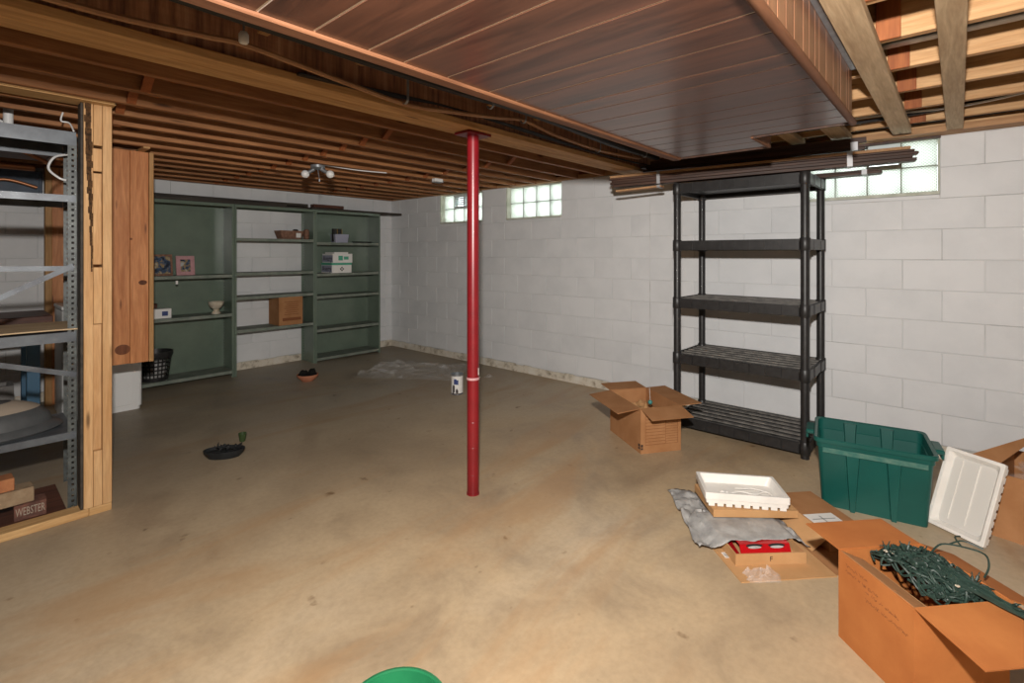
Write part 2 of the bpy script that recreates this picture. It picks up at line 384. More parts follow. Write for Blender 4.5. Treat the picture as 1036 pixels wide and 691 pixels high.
# windows: glass blocks set in the openings
for n, (a, b) in enumerate(wins, 1):
    w = bpy.data.objects.new('window_%d' % n, None); S.collection.objects.link(w); w.location = (XR, (a+b)/2, WZ0); w['kind'] = 'structure'
    dep = .07 if n < 3 else .03
    bm = B(); fr = .012
    box(bm, XR+dep-.012, XR+T, a+.001, a+fr, WZ0+.001, WZ1); box(bm, XR+dep-.012, XR+T, b-fr, b-.001, WZ0+.001, WZ1)
    box(bm, XR+dep-.012, XR+T, a+fr, b-fr, WZ1-.012, WZ1); box(bm, XR-.003, XR+T, a+.001, b-.001, WZ0+.001, WZ0+.022)
    obj('window_frame', bm, 'grime', w, True)
    if n < 3: obj('window_reveal', bx(XR+.001, XR+dep-.012, b-.012, b-.001, WZ0+.022, WZ1), 'grime', w, True)
    cw = (b-a-2*fr)/4; rh = (WZ1-.012-WZ0-.022)/2
    for i in range(4):
        for j in range(2):
            y0, z0 = a+fr+i*cw, WZ0+.022+j*rh
            is_vent = (n == 1 and j == 1 and i in (1, 2)) or (n == 3 and j == 1 and i == 1)
            if is_vent:
                bm = B(); box(bm, XR+dep, XR+dep+.02, y0, y0+.012, z0, z0+rh); box(bm, XR+dep, XR+dep+.02, y0+cw-.012, y0+cw, z0, z0+rh)
                box(bm, XR+dep, XR+dep+.02, y0+.012, y0+cw-.012, z0, z0+.03); box(bm, XR+dep, XR+dep+.02, y0+.012, y0+cw-.012, z0+rh-.03, z0+rh)
                for q in range(4):
                    zz = z0+.045+q*(rh-.075)/4
                    quad_slab(bm, [(XR+dep+.004, y0+.012, zz), (XR+dep+.004, y0+cw-.012, zz), (XR+dep+.03, y0+cw-.012, zz+.022), (XR+dep+.03, y0+.012, zz+.022)], .002)
                obj('vent', bm, 'vent', w, True); continue
            obj('glass_block', bx(XR+dep, XR+dep+.075, y0+.003, y0+cw-.003, z0+.003, z0+rh-.003, .006), 'glass', w, True)
    bm = B()
    for i in range(1, 4): box(bm, XR+dep-.001, XR+dep+.07, a+fr+i*cw-.0029, a+fr+i*cw+.0029, WZ0+.022, WZ1-.012)
    box(bm, XR+dep-.0008, XR+dep+.068, a+fr, b-fr, WZ0+.022+rh-.0029, WZ0+.022+rh+.0029)
    obj('mortar_line', bm, 'win_joint', w, True)

# ---------------------------------------------------------------- ceiling
ce = obj('ceiling', bx(XL, XR+.25, YN, YB+.25, 2.335, 2.38), 'subfloor', kind='structure')
for j in range(24):                                     # subfloor boards of the left bay
    x = -1.2+.235*j
    obj('subfloor_board', bx(x+.002, x+.232, 2.11, YB, 2.322, 2.335), 'subfloor', ce)
jy = [2.61, 2.92, 3.20, 3.47, 3.76, 4.06, 4.36, 4.67, 4.94, 5.23, 5.54, 5.85, 6.12]
jm = None
for y in jy:
    if jm is None: jm = obj('joist', bx(-3.4, 3.4, -.02, .02, -.11, .11, .003), 'joist', ce, loc=(.885, y, 2.21))
    else: inst(jm, ce, (.885, y, 2.21+random.uniform(-.001, .003)))
bm_br = None
for X in (.62, 1.95, 3.2):
    for a, b in zip(jy, jy[1:]):
        for s in (0, 1):
            z0, z1 = (2.115, 2.30) if s else (2.30, 2.115); xo = X+(.05 if s else 0)
            bm = B(); quad_slab(bm, [(xo-.02, a+.021, z0), (xo+.02, a+.021, z0), (xo+.02, b-.021, z1), (xo-.02, b-.021, z1)], .018)
            obj('bridging', bm, 'brace', ce)
# grey sheets lying on top of some joists
for (x0, x1, a, b) in ((1.7, 2.15, 2.94, 3.18), (2.2, 2.75, 3.22, 3.45), (1.9, 2.4, 3.49, 3.74), (2.5, 3.0, 2.63, 2.90), (2.95, 3.3, 2.94, 3.18)):
    obj('grey_sheet', bx(x0, x1, a, b, 2.30, 2.315), mat('dull_grey_sheet', (.17,.21,.20), .5)[0] if 'gs' not in M else M['gs'], ce)
jr = [-1.23, -.83, -.43, -.03, .37, .77, 1.17, 1.57, 1.97, 2.37, 2.77, 3.17, 3.57, 3.97]
jm2 = None
for x in jr:
    if jm2 is None: jm2 = obj('joist', bx(-.02, .02, -2.26, 2.26, -.10, .10, .003), 'joist_y', ce, loc=(x, -.335, 2.24))
    else: inst(jm2, ce, (x, -.335, 2.24))
for k, x in enumerate(jr[8:]):
    for yy in (.20-.003*k,):
        obj('bridging', bx(x-.034, x-.021, yy-.038, yy+.038, 2.135, 2.33, .002), 'brace', ce)
pm = None
for y0, y1, nm in ((YN, 2.118, 'top_plate'), (2.122, YB, 'top_plate')):
    obj('top_plate', bx(4.15, XR+.2, y0, y1, ZT+.001, 2.14) if y1 < 3 else bx(4.27, XR+.2, y0, y1, ZT+.001, 2.1405), 'trim_tan', ce)
obj('rim_board', bx(4.20, 4.245, YN, 1.9, 2.142, 2.3345), 'joist_y', ce)
obj('rim_board', bx(XL, XR+.05, YB+.003, YB+.05, 2.101, 2.3345), 'joist', ce)
obj('rim_board', bx(4.296, 4.34, 1.85, YB, 2.141, 2.3345), 'brace', ce)
for y0, y1, xe in ((.222, .318, 4.06), (-.022, .055, 4.13), (.535, .64, 4.05), (.805, .88, 4.01)):
    obj('furring_strip', bx(-1.0 if y0 < .4 else 2.95, xe, y0, y1, 2.10, 2.138, .002), 'furring', ce)
obj('header_strip', bx(4.262, 4.289, .085, .47, 2.085, 2.10), 'trim_dark', wr)
# steel channel between joists
obj('metal_strapping', bx(2.60, 2.655, -2.5, .6, 2.2, 2.31, .004), 'steel', ce)

# beam
beam = thing('ceiling_beam', 'long stained timber beam on top of the red post, pine strip beneath', 'beam', (0.8, 2.015, 2.0))
obj('side_plank', bx(XL, 4.2, 1.955, 2.085, 2.035, 2.33), 'beam_side', beam, True)
obj('bottom_board', bx(XL, 4.2, 1.925, 2.015, 2.0, 2.034, .003), 'beam_bottom', beam, True)
obj('bottom_board', bx(XL, 4.2, 2.018, 2.105, 2.0, 2.034, .003), 'beam_bottom', beam, True)
# red post
post = thing('steel_post', 'round red steel support post standing in the middle of the floor', 'post', (1.934, 2.013, 0))
obj('shaft', lathe([(.033, .006), (.033, 1.985)], 32), 'red', post, smooth=True)
obj('top_plate', bx(-.085, .085, -.06, .06, 1.985, 1.999, .002), 'red', post)
obj('base_plate', lathe([(.036, 0), (.036, .008)], 28), 'red', post)
for z in (.11, .26, .40): obj('seam_ring', lathe([(.0335, z), (.0342, z+.002), (.0335, z+.004)], 28, False, False), 'red', post)
bm = lathe([(.035, .634), (.037, .636), (.037, .646), (.035, .648)], 28, False, False)
obj('tape_band', bm, 'pink', post)['label'] = 'pale tape band around the post'
bm = B(); L = [[(.0338*math.cos(a), .0338*math.sin(a), z) for z in (.66, .70)] for a in (math.radians(t) for t in (-78, -70, -62, -54))]
for p, q in zip(L, L[1:]): bm.faces.new([bm.verts.new(v) for v in (p[0], q[0], q[1], p[1])])
obj('sticker', bm, 'paper', post)['label'] = 'small white sticker'

# cables and pipe along the beam
bm = B(); tube(bm, spline([(-.6,1.86,2.05), (.20,1.86,2.03), (.55,1.86,2.05), (.69,1.86,2.06), (1.03,1.86,2.03), (1.37,1.86,2.005), (1.65,1.86,2.03), (1.95,1.86,2.065), (2.2,1.87,2.10), (2.5,1.87,2.07), (3.0,1.87,2.055), (3.45,1.86,2.07), (3.68,1.90,2.10)], 6), .011, 8)
tag(obj('conduit', bm, 'conduit', smooth=True), 'tan sheathed cable sagging along the near side of the beam', 'cable')
bm = B()
tube(bm, spline([(-.6,1.72,2.10), (.6,1.72,2.09), (1.4,1.72,2.08), (2.1,1.72,2.09), (3.0,1.74,2.07), (3.66,1.75,2.08)], 5), .022, 8)
tag(obj('black_pipe', bm, 'black', smooth=True), 'thick black pipe running in the dark gap beside the tan cable', 'pipe')
bm = B(); tube(bm, spline([(-.6,1.55,2.12), (.6,1.56,2.11), (1.4,1.54,2.115), (2.1,1.56,2.10), (3.0,1.58,2.115), (3.9,1.6,2.115)], 5), .013, 8)
tag(obj('copper_pipe', bm, 'trim_orange', smooth=True), 'thin brown pipe next to the panelled soffit edge', 'pipe')
bm = B()
for k in range(3):
    tube(bm, spline([(.9,1.925-.008*k,2.03), (1.3,1.92,2.045+.006*k), (1.7,1.915,2.07), (2.4,1.915,2.05+.007*k), (3.1,1.915,2.045), (3.9,1.9,2.06)], 5), .006, 6)
tag(obj('cable_run', bm, 'black_cable', smooth=True), 'thin black cables clipped to the lower side of the beam', 'cable')
for i, (x, y, z) in enumerate(((1.35,1.84,2.018), (2.15,1.83,2.085), (2.95,1.84,2.045), (3.35,1.7,2.05), (1.75,1.7,2.055))):
    o = thing('pipe_clip', ['grey clip on the tan cable left of the red post', 'grey clip on the cable just right of the red post', 'grey clip on the cable further right towards the wall', 'rightmost grey clip near the wall end of the beam', 'grey clip on the black pipe left of the red post'][i], 'clip', (x, y, z), group='clips on the cables by the beam')
    bm = B(); loft(bm, [[(-.006, .018*math.cos(a), .018*math.sin(a)), (.006, .018*math.cos(a), .018*math.sin(a)), (.006, .0205*math.cos(a), .0205*math.sin(a)), (-.006, .0205*math.cos(a), .0205*math.sin(a))] for a in (PI*k/8-PI for k in range(9))])
    obj('saddle', bm, 'steel', o); obj('strap', bx(-.005, .005, -.022, -.018, 0, .10), 'steel', o)
# bare lamp holder hanging under the gap
o = thing('lamp_holder', 'small white lamp holder in the gap by the left of the beam', 'lamp holder', (.66, 1.80, 2.04))
obj('socket', lathe([(.012, 0), (.016, .006), (.016, .03), (.010, .04)], 12), 'white', o, smooth=True)
obj('stem', lathe([(.004, .04), (.004, .25)], 8), 'steel', o)

# ---------------------------------------------------------------- soffit of brown panelling
sof = thing('panelled_soffit', 'boxed ceiling soffit of brown wood panelling with pale grooves', 'soffit', (1.0, .79, 1.9))
gx = [-1.2, -.95, -.78, -.62, -.45, -.3, -.12, .03, .17, .33, .48, .62, .78, .90, 1.07, 1.264, 1.405, 1.581, 1.691, 1.851, 2.038, 2.17, 2.323, 2.46, 2.60]
SY0, SY1 = .345, 1.235
obj('backing_board', bx(-1.2, 2.60, SY0+.01, SY1, 1.9022, 1.915), 'groove', sof, True)
for a, b in zip(gx, gx[1:]): obj('plank', bx(a+.0040, b-.0040, SY0+.01, SY1-.004, 1.9, 1.902), 'panel', sof, True)
obj('backing_board', bx(2.60, 2.905, .76, SY1, 1.9022, 1.915), 'groove', sof, True)
for a, b in zip((2.60, 2.72, 2.87), (2.72, 2.87, 2.905)): obj('plank', bx(a+.0040, b-.0040, .76, SY1-.004, 1.9, 1.902), 'panel', sof, True)
obj('backing_board', bx(-1.2, 2.60, SY0+.0022, SY0+.008, 1.904, 2.137), 'groove', sof, True)
gs = sorted(set(gx + [1.92, 2.27, 2.515, 1.32, 1.49, 1.77]))
for a, b in zip(gs, gs[1:]): obj('side_panel', bx(a+.0025, b-.0025, SY0, SY0+.002, 1.91, 2.137), 'panel_side', sof, True)
bm = B(); tube(bm, [(-1.2, SY0-.004, 1.899), (2.605, SY0-.004, 1.899)], .014, 10); obj('corner_moulding', bm, 'trim_orange', sof, True, smooth=True)
bm = B(); box(bm, -1.2, 2.905, SY1, SY1+.052, 1.890, 1.912, .004); box(bm, -1.2, 2.905, SY1+.030, SY1+.048, 1.912, 1.975, .003)
obj('edge_trim', bm, 'trim_orange', sof, True)
obj('back_panel', bx(-1.2, 2.89, SY1+.005, SY1+.015, 1.95, 2.137), 'trim_dark', sof, True)
obj('end_trim', bx(2.60, 2.612, SY0, .745, 1.895, 1.93), 'trim_dark', sof, True)
obj('end_trim', bx(2.895, 2.907, .745, SY1, 1.895, 1.935), 'trim_dark', sof, True)
obj('notch_trim', bx(2.60, 2.90, .745, .757, 1.893, 1.96), 'trim_orange', sof, True)
obj('metal_channel', bx(-1.2, 2.56, SY0-.02, SY0-.001, 2.115, 2.137), 'steel', sof, True)

# cables over the right wall
for i, (pts, r, m, lab) in enumerate((
    ([(3.86,-2.0,2.24), (3.86,-.6,2.23), (3.86,-.1,2.19), (3.84,.4,2.165), (3.8,1.1,2.165)], .012, 'black_cable', 'thick black cable looping under the joists over the right window'),
    ([(4.10,-2.0,2.165), (4.10,-.4,2.165), (4.10,.3,2.16), (4.08,1.1,2.165)], .009, 'black_cable', 'lower black cable running level above the right window'),
    ([(3.82,-2.0,2.26), (3.82,-.6,2.22), (3.81,-.05,2.17), (3.82,.4,2.185), (3.8,1.1,2.19)], .007, 'white', 'thin white cable twisted with the black cables under the joists'))):
    bm = B(); tube(bm, spline(pts, 6), r, 7); tag(obj('electric_cable', bm, m, smooth=True), lab, 'cable')

# ceiling light with two bulbs
o = thing('ceiling_light', 'bare twin-bulb ceiling fitting with pull chain between the left joists', 'light', (2.13, 4.16, 2.10))
obj('canopy', lathe([(.06, 0), (.06, -.02), (.03, -.035)], 20), 'steel', o, smooth=True)
for s in (-1, 1):
    b = obj('bulb', B() if False else (lambda bb: (bmesh.ops.create_uvsphere(bb, u_segments=18, v_segments=12, radius=.034), bb)[1])(B()), 'white', o, smooth=True); b.location = (s*.075, -s*.075, -.075)
    bm = B(); tube(bm, [(s*.02, -s*.02, -.03), (s*.055, -s*.055, -.06)], .016, 10); obj('socket', bm, 'steel', o, smooth=True)
bm = B(); tube(bm, [(0, 0, -.03), (.01, -.01, -.12)], .0025, 6); tube(bm, [(.01, -.01, -.12), (.01, -.01, -.14)], .007, 8); obj('pull_chain', bm, 'steel', o)
bm = B(); tube(bm, spline([(.05, 0, .012), (.35, -.06, -.004), (.6, -.15, -.008)], 5), .005, 6); obj('supply_cable', bm, 'white', o, smooth=True)
o = thing('junction_box', 'small white junction box on the joists behind the red post', 'junction box', (3.32, 3.98, 2.10))
obj('box_body', bx(-.05, .05, -.03, .03, -.035, 0, .004), 'white', o); obj('cover', bx(-.055, .055, -.035, .035, -.038, -.035), 'steel', o)

# ---------------------------------------------------------------- stud partition at the left
st = thing('stud_partition', 'raw pine stud wall end with sill plate at the left edge', 'partition', (.5, 3.33, 0))
X0 = .45
obj('stud', bx(X0, X0+.037, 3.292, 3.38, .039, 2.095, .002), 'stud', st, True)
obj('stud', bx(X0+.075, X0+.113, 3.292, 3.38, .039, 2.095, .002), 'stud', st, True)
for z0, z1, y0 in ((.039, .322, 3.292), (.322, .968, 3.314), (.972, 1.262, 3.294), (1.276, 1.745, 3.308), (1.755, 1.872, 3.304), (1.886, 2.095, 3.292)):
    obj('stud_block', bx(X0+.0385, X0+.0735, y0, 3.38, z0, z1, .002), 'stud', st, True)
bm = B(); rr0 = random.Random(4)
for k in range(26):
    z = 1.24+k*.033; w_ = .004+.018*(k/26)*rr0.uniform(.5, 1.1); xc = X0+.034-.016*(k/26)+rr0.uniform(-.003, .003)
    box(bm, max(xc-w_, X0+.001), min(xc+w_*.6, X0+.0365), 3.2895, 3.2925, z, z+.034)
obj('bark_streak', bm, 'bark', st, True)
obj('bark_edge', bx(X0-.012, X0-.0005, 3.30, 3.38, .039, 2.095, .003), 'old_board', st, True)
obj('sill_plate', bx(-1.6, X0+.02, 3.292, 3.38, .0, .038, .002), 'sill', st, True)
obj('sill_plate', bx(X0+.021, X0+.112, 3.292, 3.38, .0, .038, .002), 'sill', st, True)
obj('top_plate', bx(-1.6, X0+.12, 3.24, 3.38, 2.0955, 2.0995), 'sill', st, True)
bm = bx(-1.6, X0+.115, 3.225, 3.288, 2.10, 2.17, .003)
tag(obj('header_board', bm, 'sill'), 'horizontal pine header board above the stud wall end', 'board')

# orange pine panel hung from the joists
pp = thing('plank_screen', 'orange knotty pine plank panel hung from the ceiling beside the studs', 'panel', (.88, 4.5, .53))
for a, b in ((.60, .765), (.767, .872), (.874, .985)): obj('board', bx(a, b, 4.5, 4.522, .535+random.uniform(-.004, .004), 2.085, .002), 'pine_red', pp, True)
obj('edge_batten', bx(.987, 1.015, 4.488, 4.53, .53, 2.085, .002), 'pine_edge', pp, True)
for z in (.75, 1.85): obj('cleat', bx(.62, .985, 4.523, 4.545, z, z+.06), 'pine_edge', pp, True)
bm = B(); box(bm, .66, .70, 4.34, 4.69, 2.086, 2.0999); box(bm, .92, .96, 4.34, 4.69, 2.086, 2.0999); obj('hanger', bm, 'pine_edge', pp, True)
def knot(parent, x, z, r, rz=1.0):
    bm = B(); loft(bm, [[(x+rr*r*math.cos(t), y, z+rr*r*rz*math.sin(t)) for t in (2*PI*k/20 for k in range(20))] for rr, y in ((1, 4.4995), (.75, 4.4985), (.4, 4.499))], False, True)
    obj('knot', bm, mat('knot_wood', (.16,.05,.02), .5)[0] if 'kn' not in M else M['kn'], parent, True)
M['kn'] = wood('knot_grain', (.22,.075,.03), (.10,.03,.012), 'Z', knots=False)
knot(pp, .83, .64, .046, .8); knot(pp, .95, 1.12, .026, .7); knot(pp, .72, 1.22, .02, .9); knot(pp, .88, 1.44, .008)

# white cabinet under it
wc = thing('white_cabinet', 'low white metal cabinet standing behind the studs under the pine panel', 'cabinet', (.85, 5.48, 0))
bm = B(); loft(bm, [rrect(.52, .44, .03, z, 4, .848, 5.48) for z in (.03, .88)], True, True); obj('body', bm, 'white', wc, True, smooth=True)
bm = B(); loft(bm, [rrect(.50, .42, .03, z, 4, .848, 5.48) for z in (0, .03)], True, True); obj('plinth', bm, 'white', wc, True)
obj('lid', bx(.585, 1.111, 5.257, 5.703, .885, .915, .006), 'white', wc, True)
obj('front_panel', bx(.61, 1.045, 5.2525, 5.2595, .05, .86, .002), 'white', wc, True)

# ---------------------------------------------------------------- green steel shelving
def shelving(name, lab, x0, x1, zs, back):
    t = thing(name, lab, 'shelving', ((x0+x1)/2, 6.0, 0), group='green steel shelving units')
    f, b = 5.84, 6.15
    for x, s in ((x0, 1), (x1, -1)):
        bm = B(); xa, xb = sorted((x, x+s*.003)); box(bm, xa, xb, f+.002, b, 0, 1.87)
        xa, xb = sorted((x, x+s*.022)); box(bm, xa, xb, f, f+.003, 0, 1.87); box(bm, xa, xb, b-.003, b, 0, 1.87)
        u = obj('upright', bm, 'green_metal', t, True)
        bm = B(); xa, xb = sorted((x+s*.0032, x+s*.004))
        for k in range(56):
            for yy in (b-.025, f+.02): box(bm, xa, xb, yy-.003, yy+.003, .06+k*.032, .072+k*.032)
        obj('slot_row', bm, 'steel', u, True)['kind'] = 'stuff'
    if back: obj('back_panel', bx(x0+.003, x1-.003, b-.001, b+.002, .04, 1.87), 'green_metal', t, True)
    for z in zs:
        bm = B(); e = .0045
        box(bm, x0+e, x1-e, f+.004, b-.004, z-.004, z); box(bm, x0+e, x1-e, f+.001, f+.0035, z-.032, z)
        box(bm, x0+e, x1-e, b-.006, b-.004, z-.03, z-.004); box(bm, x0+e, x0+e+.002, f+.004, b-.006, z-.03, z-.004); box(bm, x1-e-.002, x1-e, f+.004, b-.006, z-.03, z-.004)
        obj('shelf', bm, 'green_metal_dusty' if z < 1.8 else 'green_metal', t, True)
shelving('steel_shelving', 'green steel shelving bay with picture frames, partly behind the pine panel', 1.13, 2.045, (1.87, 1.11, .69, .075), True)
shelving('steel_shelving', 'open-backed middle green steel shelving bay holding the brown carton', 2.049, 2.955, (1.87, 1.505, 1.125, .86, .50), False)
shelving('steel_shelving', 'green steel shelving bay nearest the room corner with six shelves', 2.959, 3.875, (1.87, 1.475, 1.09, .815, .405, .055), True)
# boards lying on top of the shelving
for x0, x1, y0, y1, z0, z1, lab in ((.9, 2.62, 5.86, 6.08, 1.871, 1.905, 'wide dark board lying on top of the left and middle green shelving'),
                                   (.9, 2.9, 5.90, 6.05, 1.906, 1.935, 'upper dark board stacked on the left green shelving top'),
                                   (2.93, 4.25, 5.87, 5.97, 1.871, 1.90, 'long dark board overhanging the right end of the green shelving'),
                                   (2.64, 4.1, 5.99, 6.10, 1.871, 1.905, 'dark board at the back on top of the right shelving bay')):
    tag(obj('wood_board', bx(x0, x1, y0, y1, z0, z1, .003), 'old_board'), lab, 'board', 'dark boards on top of the green shelving')
tag(obj('wood_board', bx(2.95, 3.35, 5.86, 5.95, 1.9015, 1.94, .003), 'redwood'), 'short reddish board piece resting on the dark board over the middle bay', 'board', 'dark boards on top of the green shelving')

def photo_frame(lab, loc, w, h, border, m, rz):
    t = thing('picture_frame', lab, 'picture frame', loc, 0, rot=(-.16, 0, rz))
    bm = B()
    for a, b, c, d in ((-w/2, w/2, 0, border), (-w/2, w/2, h-border, h), (-w/2, -w/2+border, border, h-border), (w/2-border, w/2, border, h-border)): box(bm, a, b, -.008, .008, c, d, .002)
    obj('frame', bm, m, t); obj('photograph', bx(-w/2+border, w/2-border, -.001, .004, border, h-border), 'photo', t)
    bm = B(); quad_slab(bm, [(-.02, .009, h*.7), (.02, .009, h*.7), (.02, .075, .012), (-.02, .075, .012)], .003); obj('easel_back', bm, 'black', t)
photo_frame('dark beaded picture frame with a blue and yellow print on the green shelf', (1.415, 5.92, 1.112), .17, .215, .018, 'wicker', 0)
photo_frame('pink picture frame on the green shelf', (1.613, 5.92, 1.112), .165, .20, .038, 'pink', 0)
# small white carton
t = thing('small_carton', 'small white carton with a blue print on the lower left shelf', 'box', (1.40, 5.93, .6905))
obj('body', bx(-.08, .08, -.04, .06, 0, .095, .002), 'paper', t); obj('print', bx(.0, .05, -.0408, -.0402, .025, .07), 'darkblue_ink', t)
t = thing('dark_box', 'dark box lying on the lower left shelf behind the white carton', 'box', (1.30, 6.06, .6905))
obj('body', bx(-.09, .09, -.045, .045, 0, .13, .003), 'redwood', t); obj('lid', bx(-.093, .093, -.047, .047, .13, .14, .003), 'trim_dark', t)
t = thing('pedestal_bowl', 'cream ceramic footed bowl on the lower left green shelf', 'bowl', (1.903, 5.95, .6905))
obj('bowl', lathe([(.028, .05), (.05, .065), (.07, .10), (.075, .128), (.078, .13), (.070, .128), (.045, .085), (.005, .07)], 24), 'cream', t, smooth=True)
obj('foot', lathe([(.045, 0), (.043, .01), (.026, .03), (.028, .05)], 24), 'cream', t, smooth=True)
t = thing('tray_basket', 'reddish brown wicker basket on the top middle shelf', 'basket', (2.70, 5.97, 1.5055), .1)
bm = B(); loft(bm, [rrect(.24, .13, .02, 0), rrect(.30, .17, .02, .10), rrect(.29, .16, .02, .10), rrect(.235, .125, .02, .01)]); obj('basket_body', bm, 'wicker', t)
obj('napkin', bx(.04, .10, -.088, -.078, .02, .075, .003), 'paper', t); obj('bow', bx(.02, .09, -.078, .0, .06, .12, .02), 'black', t)
t = thing('dark_pouch', 'dark brown pouch at the right end of the top middle shelf', 'pouch', (2.92-.03, 5.93, 1.5055))
obj('body', bx(-.022, .03, -.03, .05, 0, .125, .015), 'wicker', t)
# brown carton in the middle bay
def carton(t, w, d, h, m):
    bm = B(); box(bm, -w/2, w/2, -d/2, d/2, 0, h-.003, .002); obj('body', bm, m, t)
    obj('flap', bx(-w/2, w/2, -d/2, -.002, h-.003, h), m, t); obj('flap', bx(-w/2, w/2, .002, d/2, h-.003, h), m, t)
t = thing('brown_carton', 'brown printed carton on the lowest shelf of the middle bay', 'box', (2.665, 5.985, .5005), 0)
carton(t, .28, .28, .33, 'card')
bm = B()
for k in range(7): box(bm, -.08+.01*(k % 3), .09-.015*(k % 2), -.1412, -.1402, .12+k*.024, .127+k*.024)
box(bm, -.10, .12, -.1412, -.1402, .05, .085); obj('print', bm, 'ink_brown', t)
t = thing('storage_tub', 'pale lavender plastic tub on the top shelf of the corner bay', 'tub', (3.33, 5.93, 1.4755))
bm = B(); loft(bm, [rrect(.17, .12, .01, 0), rrect(.19, .14, .01, .105), rrect(.18, .13, .01, .105), rrect(.16, .11, .01, .01)]); obj('tub_body', bm, 'lav', t)
for k, x in enumerate((-.065, .0)):
    tt = thing('cassette', ['left of the two dark cassettes standing in the lavender tub', 'right of the two dark cassettes standing in the lavender tub'][k], 'cassette', (3.33+x-.005, 5.93, 1.487))
    obj('case', bx(-.03, .03, -.02, .02, 0, .165, .003), 'black', tt); obj('label_strip', bx(.024, .029, -.0212, -.0202, .02, .16), 'gold', tt)
FACE_NX = Matrix.Rotation(-PI/2, 4, 'Z') @ Matrix.Rotation(PI/2, 4, 'X')
for k, (z, sx, lab) in enumerate(((1.0905, 0, 'lower white and green paper carton on the second shelf of the corner bay'), (1.2185, .012, 'upper white and green paper carton stacked on the other'))):
    t = thing('paper_carton', lab, 'box', (3.32+sx, 5.99, z), .0, 'white and green paper cartons')
    w = .27; obj('body', bx(-w/2, w/2, -.135, .135, 0, .10 if k == 0 else .115, .002), 'paper', t)
    obj('lid', bx(-w/2-.003, w/2+.003, -.138, .138, .10, .127, .002) if k == 0 else bx(-w/2+.03, w/2-.05, -.12, .12, .115, .135, .002), 'mint' if k == 0 else 'paper', t)
    obj('side_sheet', bx(-w/2-.001, -w/2-.0002, -.13, .13, .01, .095), 'lav', t)  # plain lavender-grey sheet covering most of the left face
    obj('lettering', text_bm('Avery', .095, .0004, Matrix.Translation((-w/2-.0014, .0, .052)) @ FACE_NX), 'ink', t)
    if k:
        bm = B(); box(bm, -.06, .0, -.1362, -.1352, .03, .09); box(bm, .015, .08, -.1362, -.1352, .04, .08); obj('green_print', bm, 'mint', t)
    else:
        bm = B()
        for a, b in ((0, .018), (.018, 0), (0, -.018), (-.018, 0)): box(bm, a-.009, a+.009, -.1362, -.1352, .05+b-.009, .05+b+.009)
        obj('emblem', bm, 'ink', t)
t = thing('flat_tray', 'flat dark tray on the top shelf of the corner bay', 'tray', (3.66, 5.95, 1.4755))
bm = B(); loft(bm, [rrect(.22, .12, .03, 0), rrect(.24, .14, .03, .018), rrect(.23, .13, .03, .018), rrect(.21, .11, .03, .006)]); obj('tray_body', bm, 'black', t); obj('handle', bx(.11, .15, -.02, .02, .010, .018, .003), 'black', t)
# small white tag hanging from the shelf lip
tag(obj('shelf_tag', bx(1.502, 1.522, 5.834, 5.839, 1.028, 1.062), 'paper'), 'tiny white tag hanging from the lip of the upper left green shelf', 'tag')

# laundry basket
t = thing('laundry_basket', 'black perforated laundry basket on the bottom left shelf', 'basket', (1.36, 5.99, .0755))
bm = B(); R0, R1, H = .115, .15, .285; n = 24; rows = 5
loft(bm, [circ(R0, .0, n), circ(R0+.003, .03, n)], True, False)
for r in range(rows):
    za, zb = .03+r*.04, .03+(r+1)*.04
    for k in range(n):
        a0, a1 = 2*PI*k/n, 2*PI*(k+1)/n
        def pt(a, z): rr = R0+(R1-R0)*z/H; return Vector((rr*math.cos(a), rr*math.sin(a), z))
        o4 = [pt(a0, za), pt(a1, za), pt(a1, zb), pt(a0, zb)]; c = sum(o4, Vector())/4; i4 = [c+(p-c)*.62 for p in o4]
        O = [bm.verts.new(p) for p in o4]; I = [bm.verts.new(p) for p in i4]
        for q in range(4): bm.faces.new((O[q], O[(q+1) % 4], I[(q+1) % 4], I[q]))
bmesh.ops.remove_doubles(bm, verts=bm.verts, dist=.0005)
obj('basket_wall', bm, 'black_plastic', t)
obj('rim', lathe([(.141, .23), (.15, .285), (.157, .285), (.157, .268), (.147, .23)], n, False, False), 'black_plastic', t, smooth=True)
t2 = thing('folded_laundry', 'pale grey cloth bundle inside the black laundry basket', 'cloth', (1.36, 5.99, .0785))
obj('bundle', lathe([(.08, 0), (.10, .06), (.105, .14), (.08, .19), (.02, .205)], 14), 'cloth', t2, smooth=True)

# ---------------------------------------------------------------- slotted rack in the utility corner
rk = thing('slotted_rack', 'grey slotted-angle metal rack behind the pine studs', 'rack', (0.0, 3.66, 0))
def slotted(x, y, sx, sy, nm='upright'):
    bm = B(); pitch = .0286; n = int(1.96/pitch); w = .038
    for ax in (0, 1):
        for k in range(n):
            z = k*pitch
            def q(u0, u1, z0, z1):
                if ax == 0: box(bm, *sorted((x+sx*u0, x+sx*u1)), *sorted((y, y+sy*.002)), z0, z1)
                else: box(bm, *sorted((x, x+sx*.002)), *sorted((y+sy*u0, y+sy*u1)), z0, z1)
            q(0, .013, z, z+pitch); q(.023, w, z, z+pitch); q(.013, .023, z, z+.010); q(.013, .023, z+.0215, z+pitch)
    return obj(nm, bm, 'grey_rack', rk, True)
slotted(.445, 3.445, -1, 1); slotted(.480, 3.90, -1, -1)
slotted(-.55, 3.445, 1, 1); slotted(-.55, 3.90, 1, -1)
for z, th in ((1.965, .07), (1.635, .035), (.925, .05), (.405, .035)):
    bm = B(); box(bm, -.545, .440, 3.4425, 3.4445, z-th, z); box(bm, -.545, .440, 3.449, 3.895, z-.004, z)
    box(bm, -.545, .440, 3.9005, 3.9025, z-th, z); box(bm, .436, .441, 3.49, 3.86, z-th, z-.004)
    obj('shelf', bm, 'rack_shelf', rk, True)
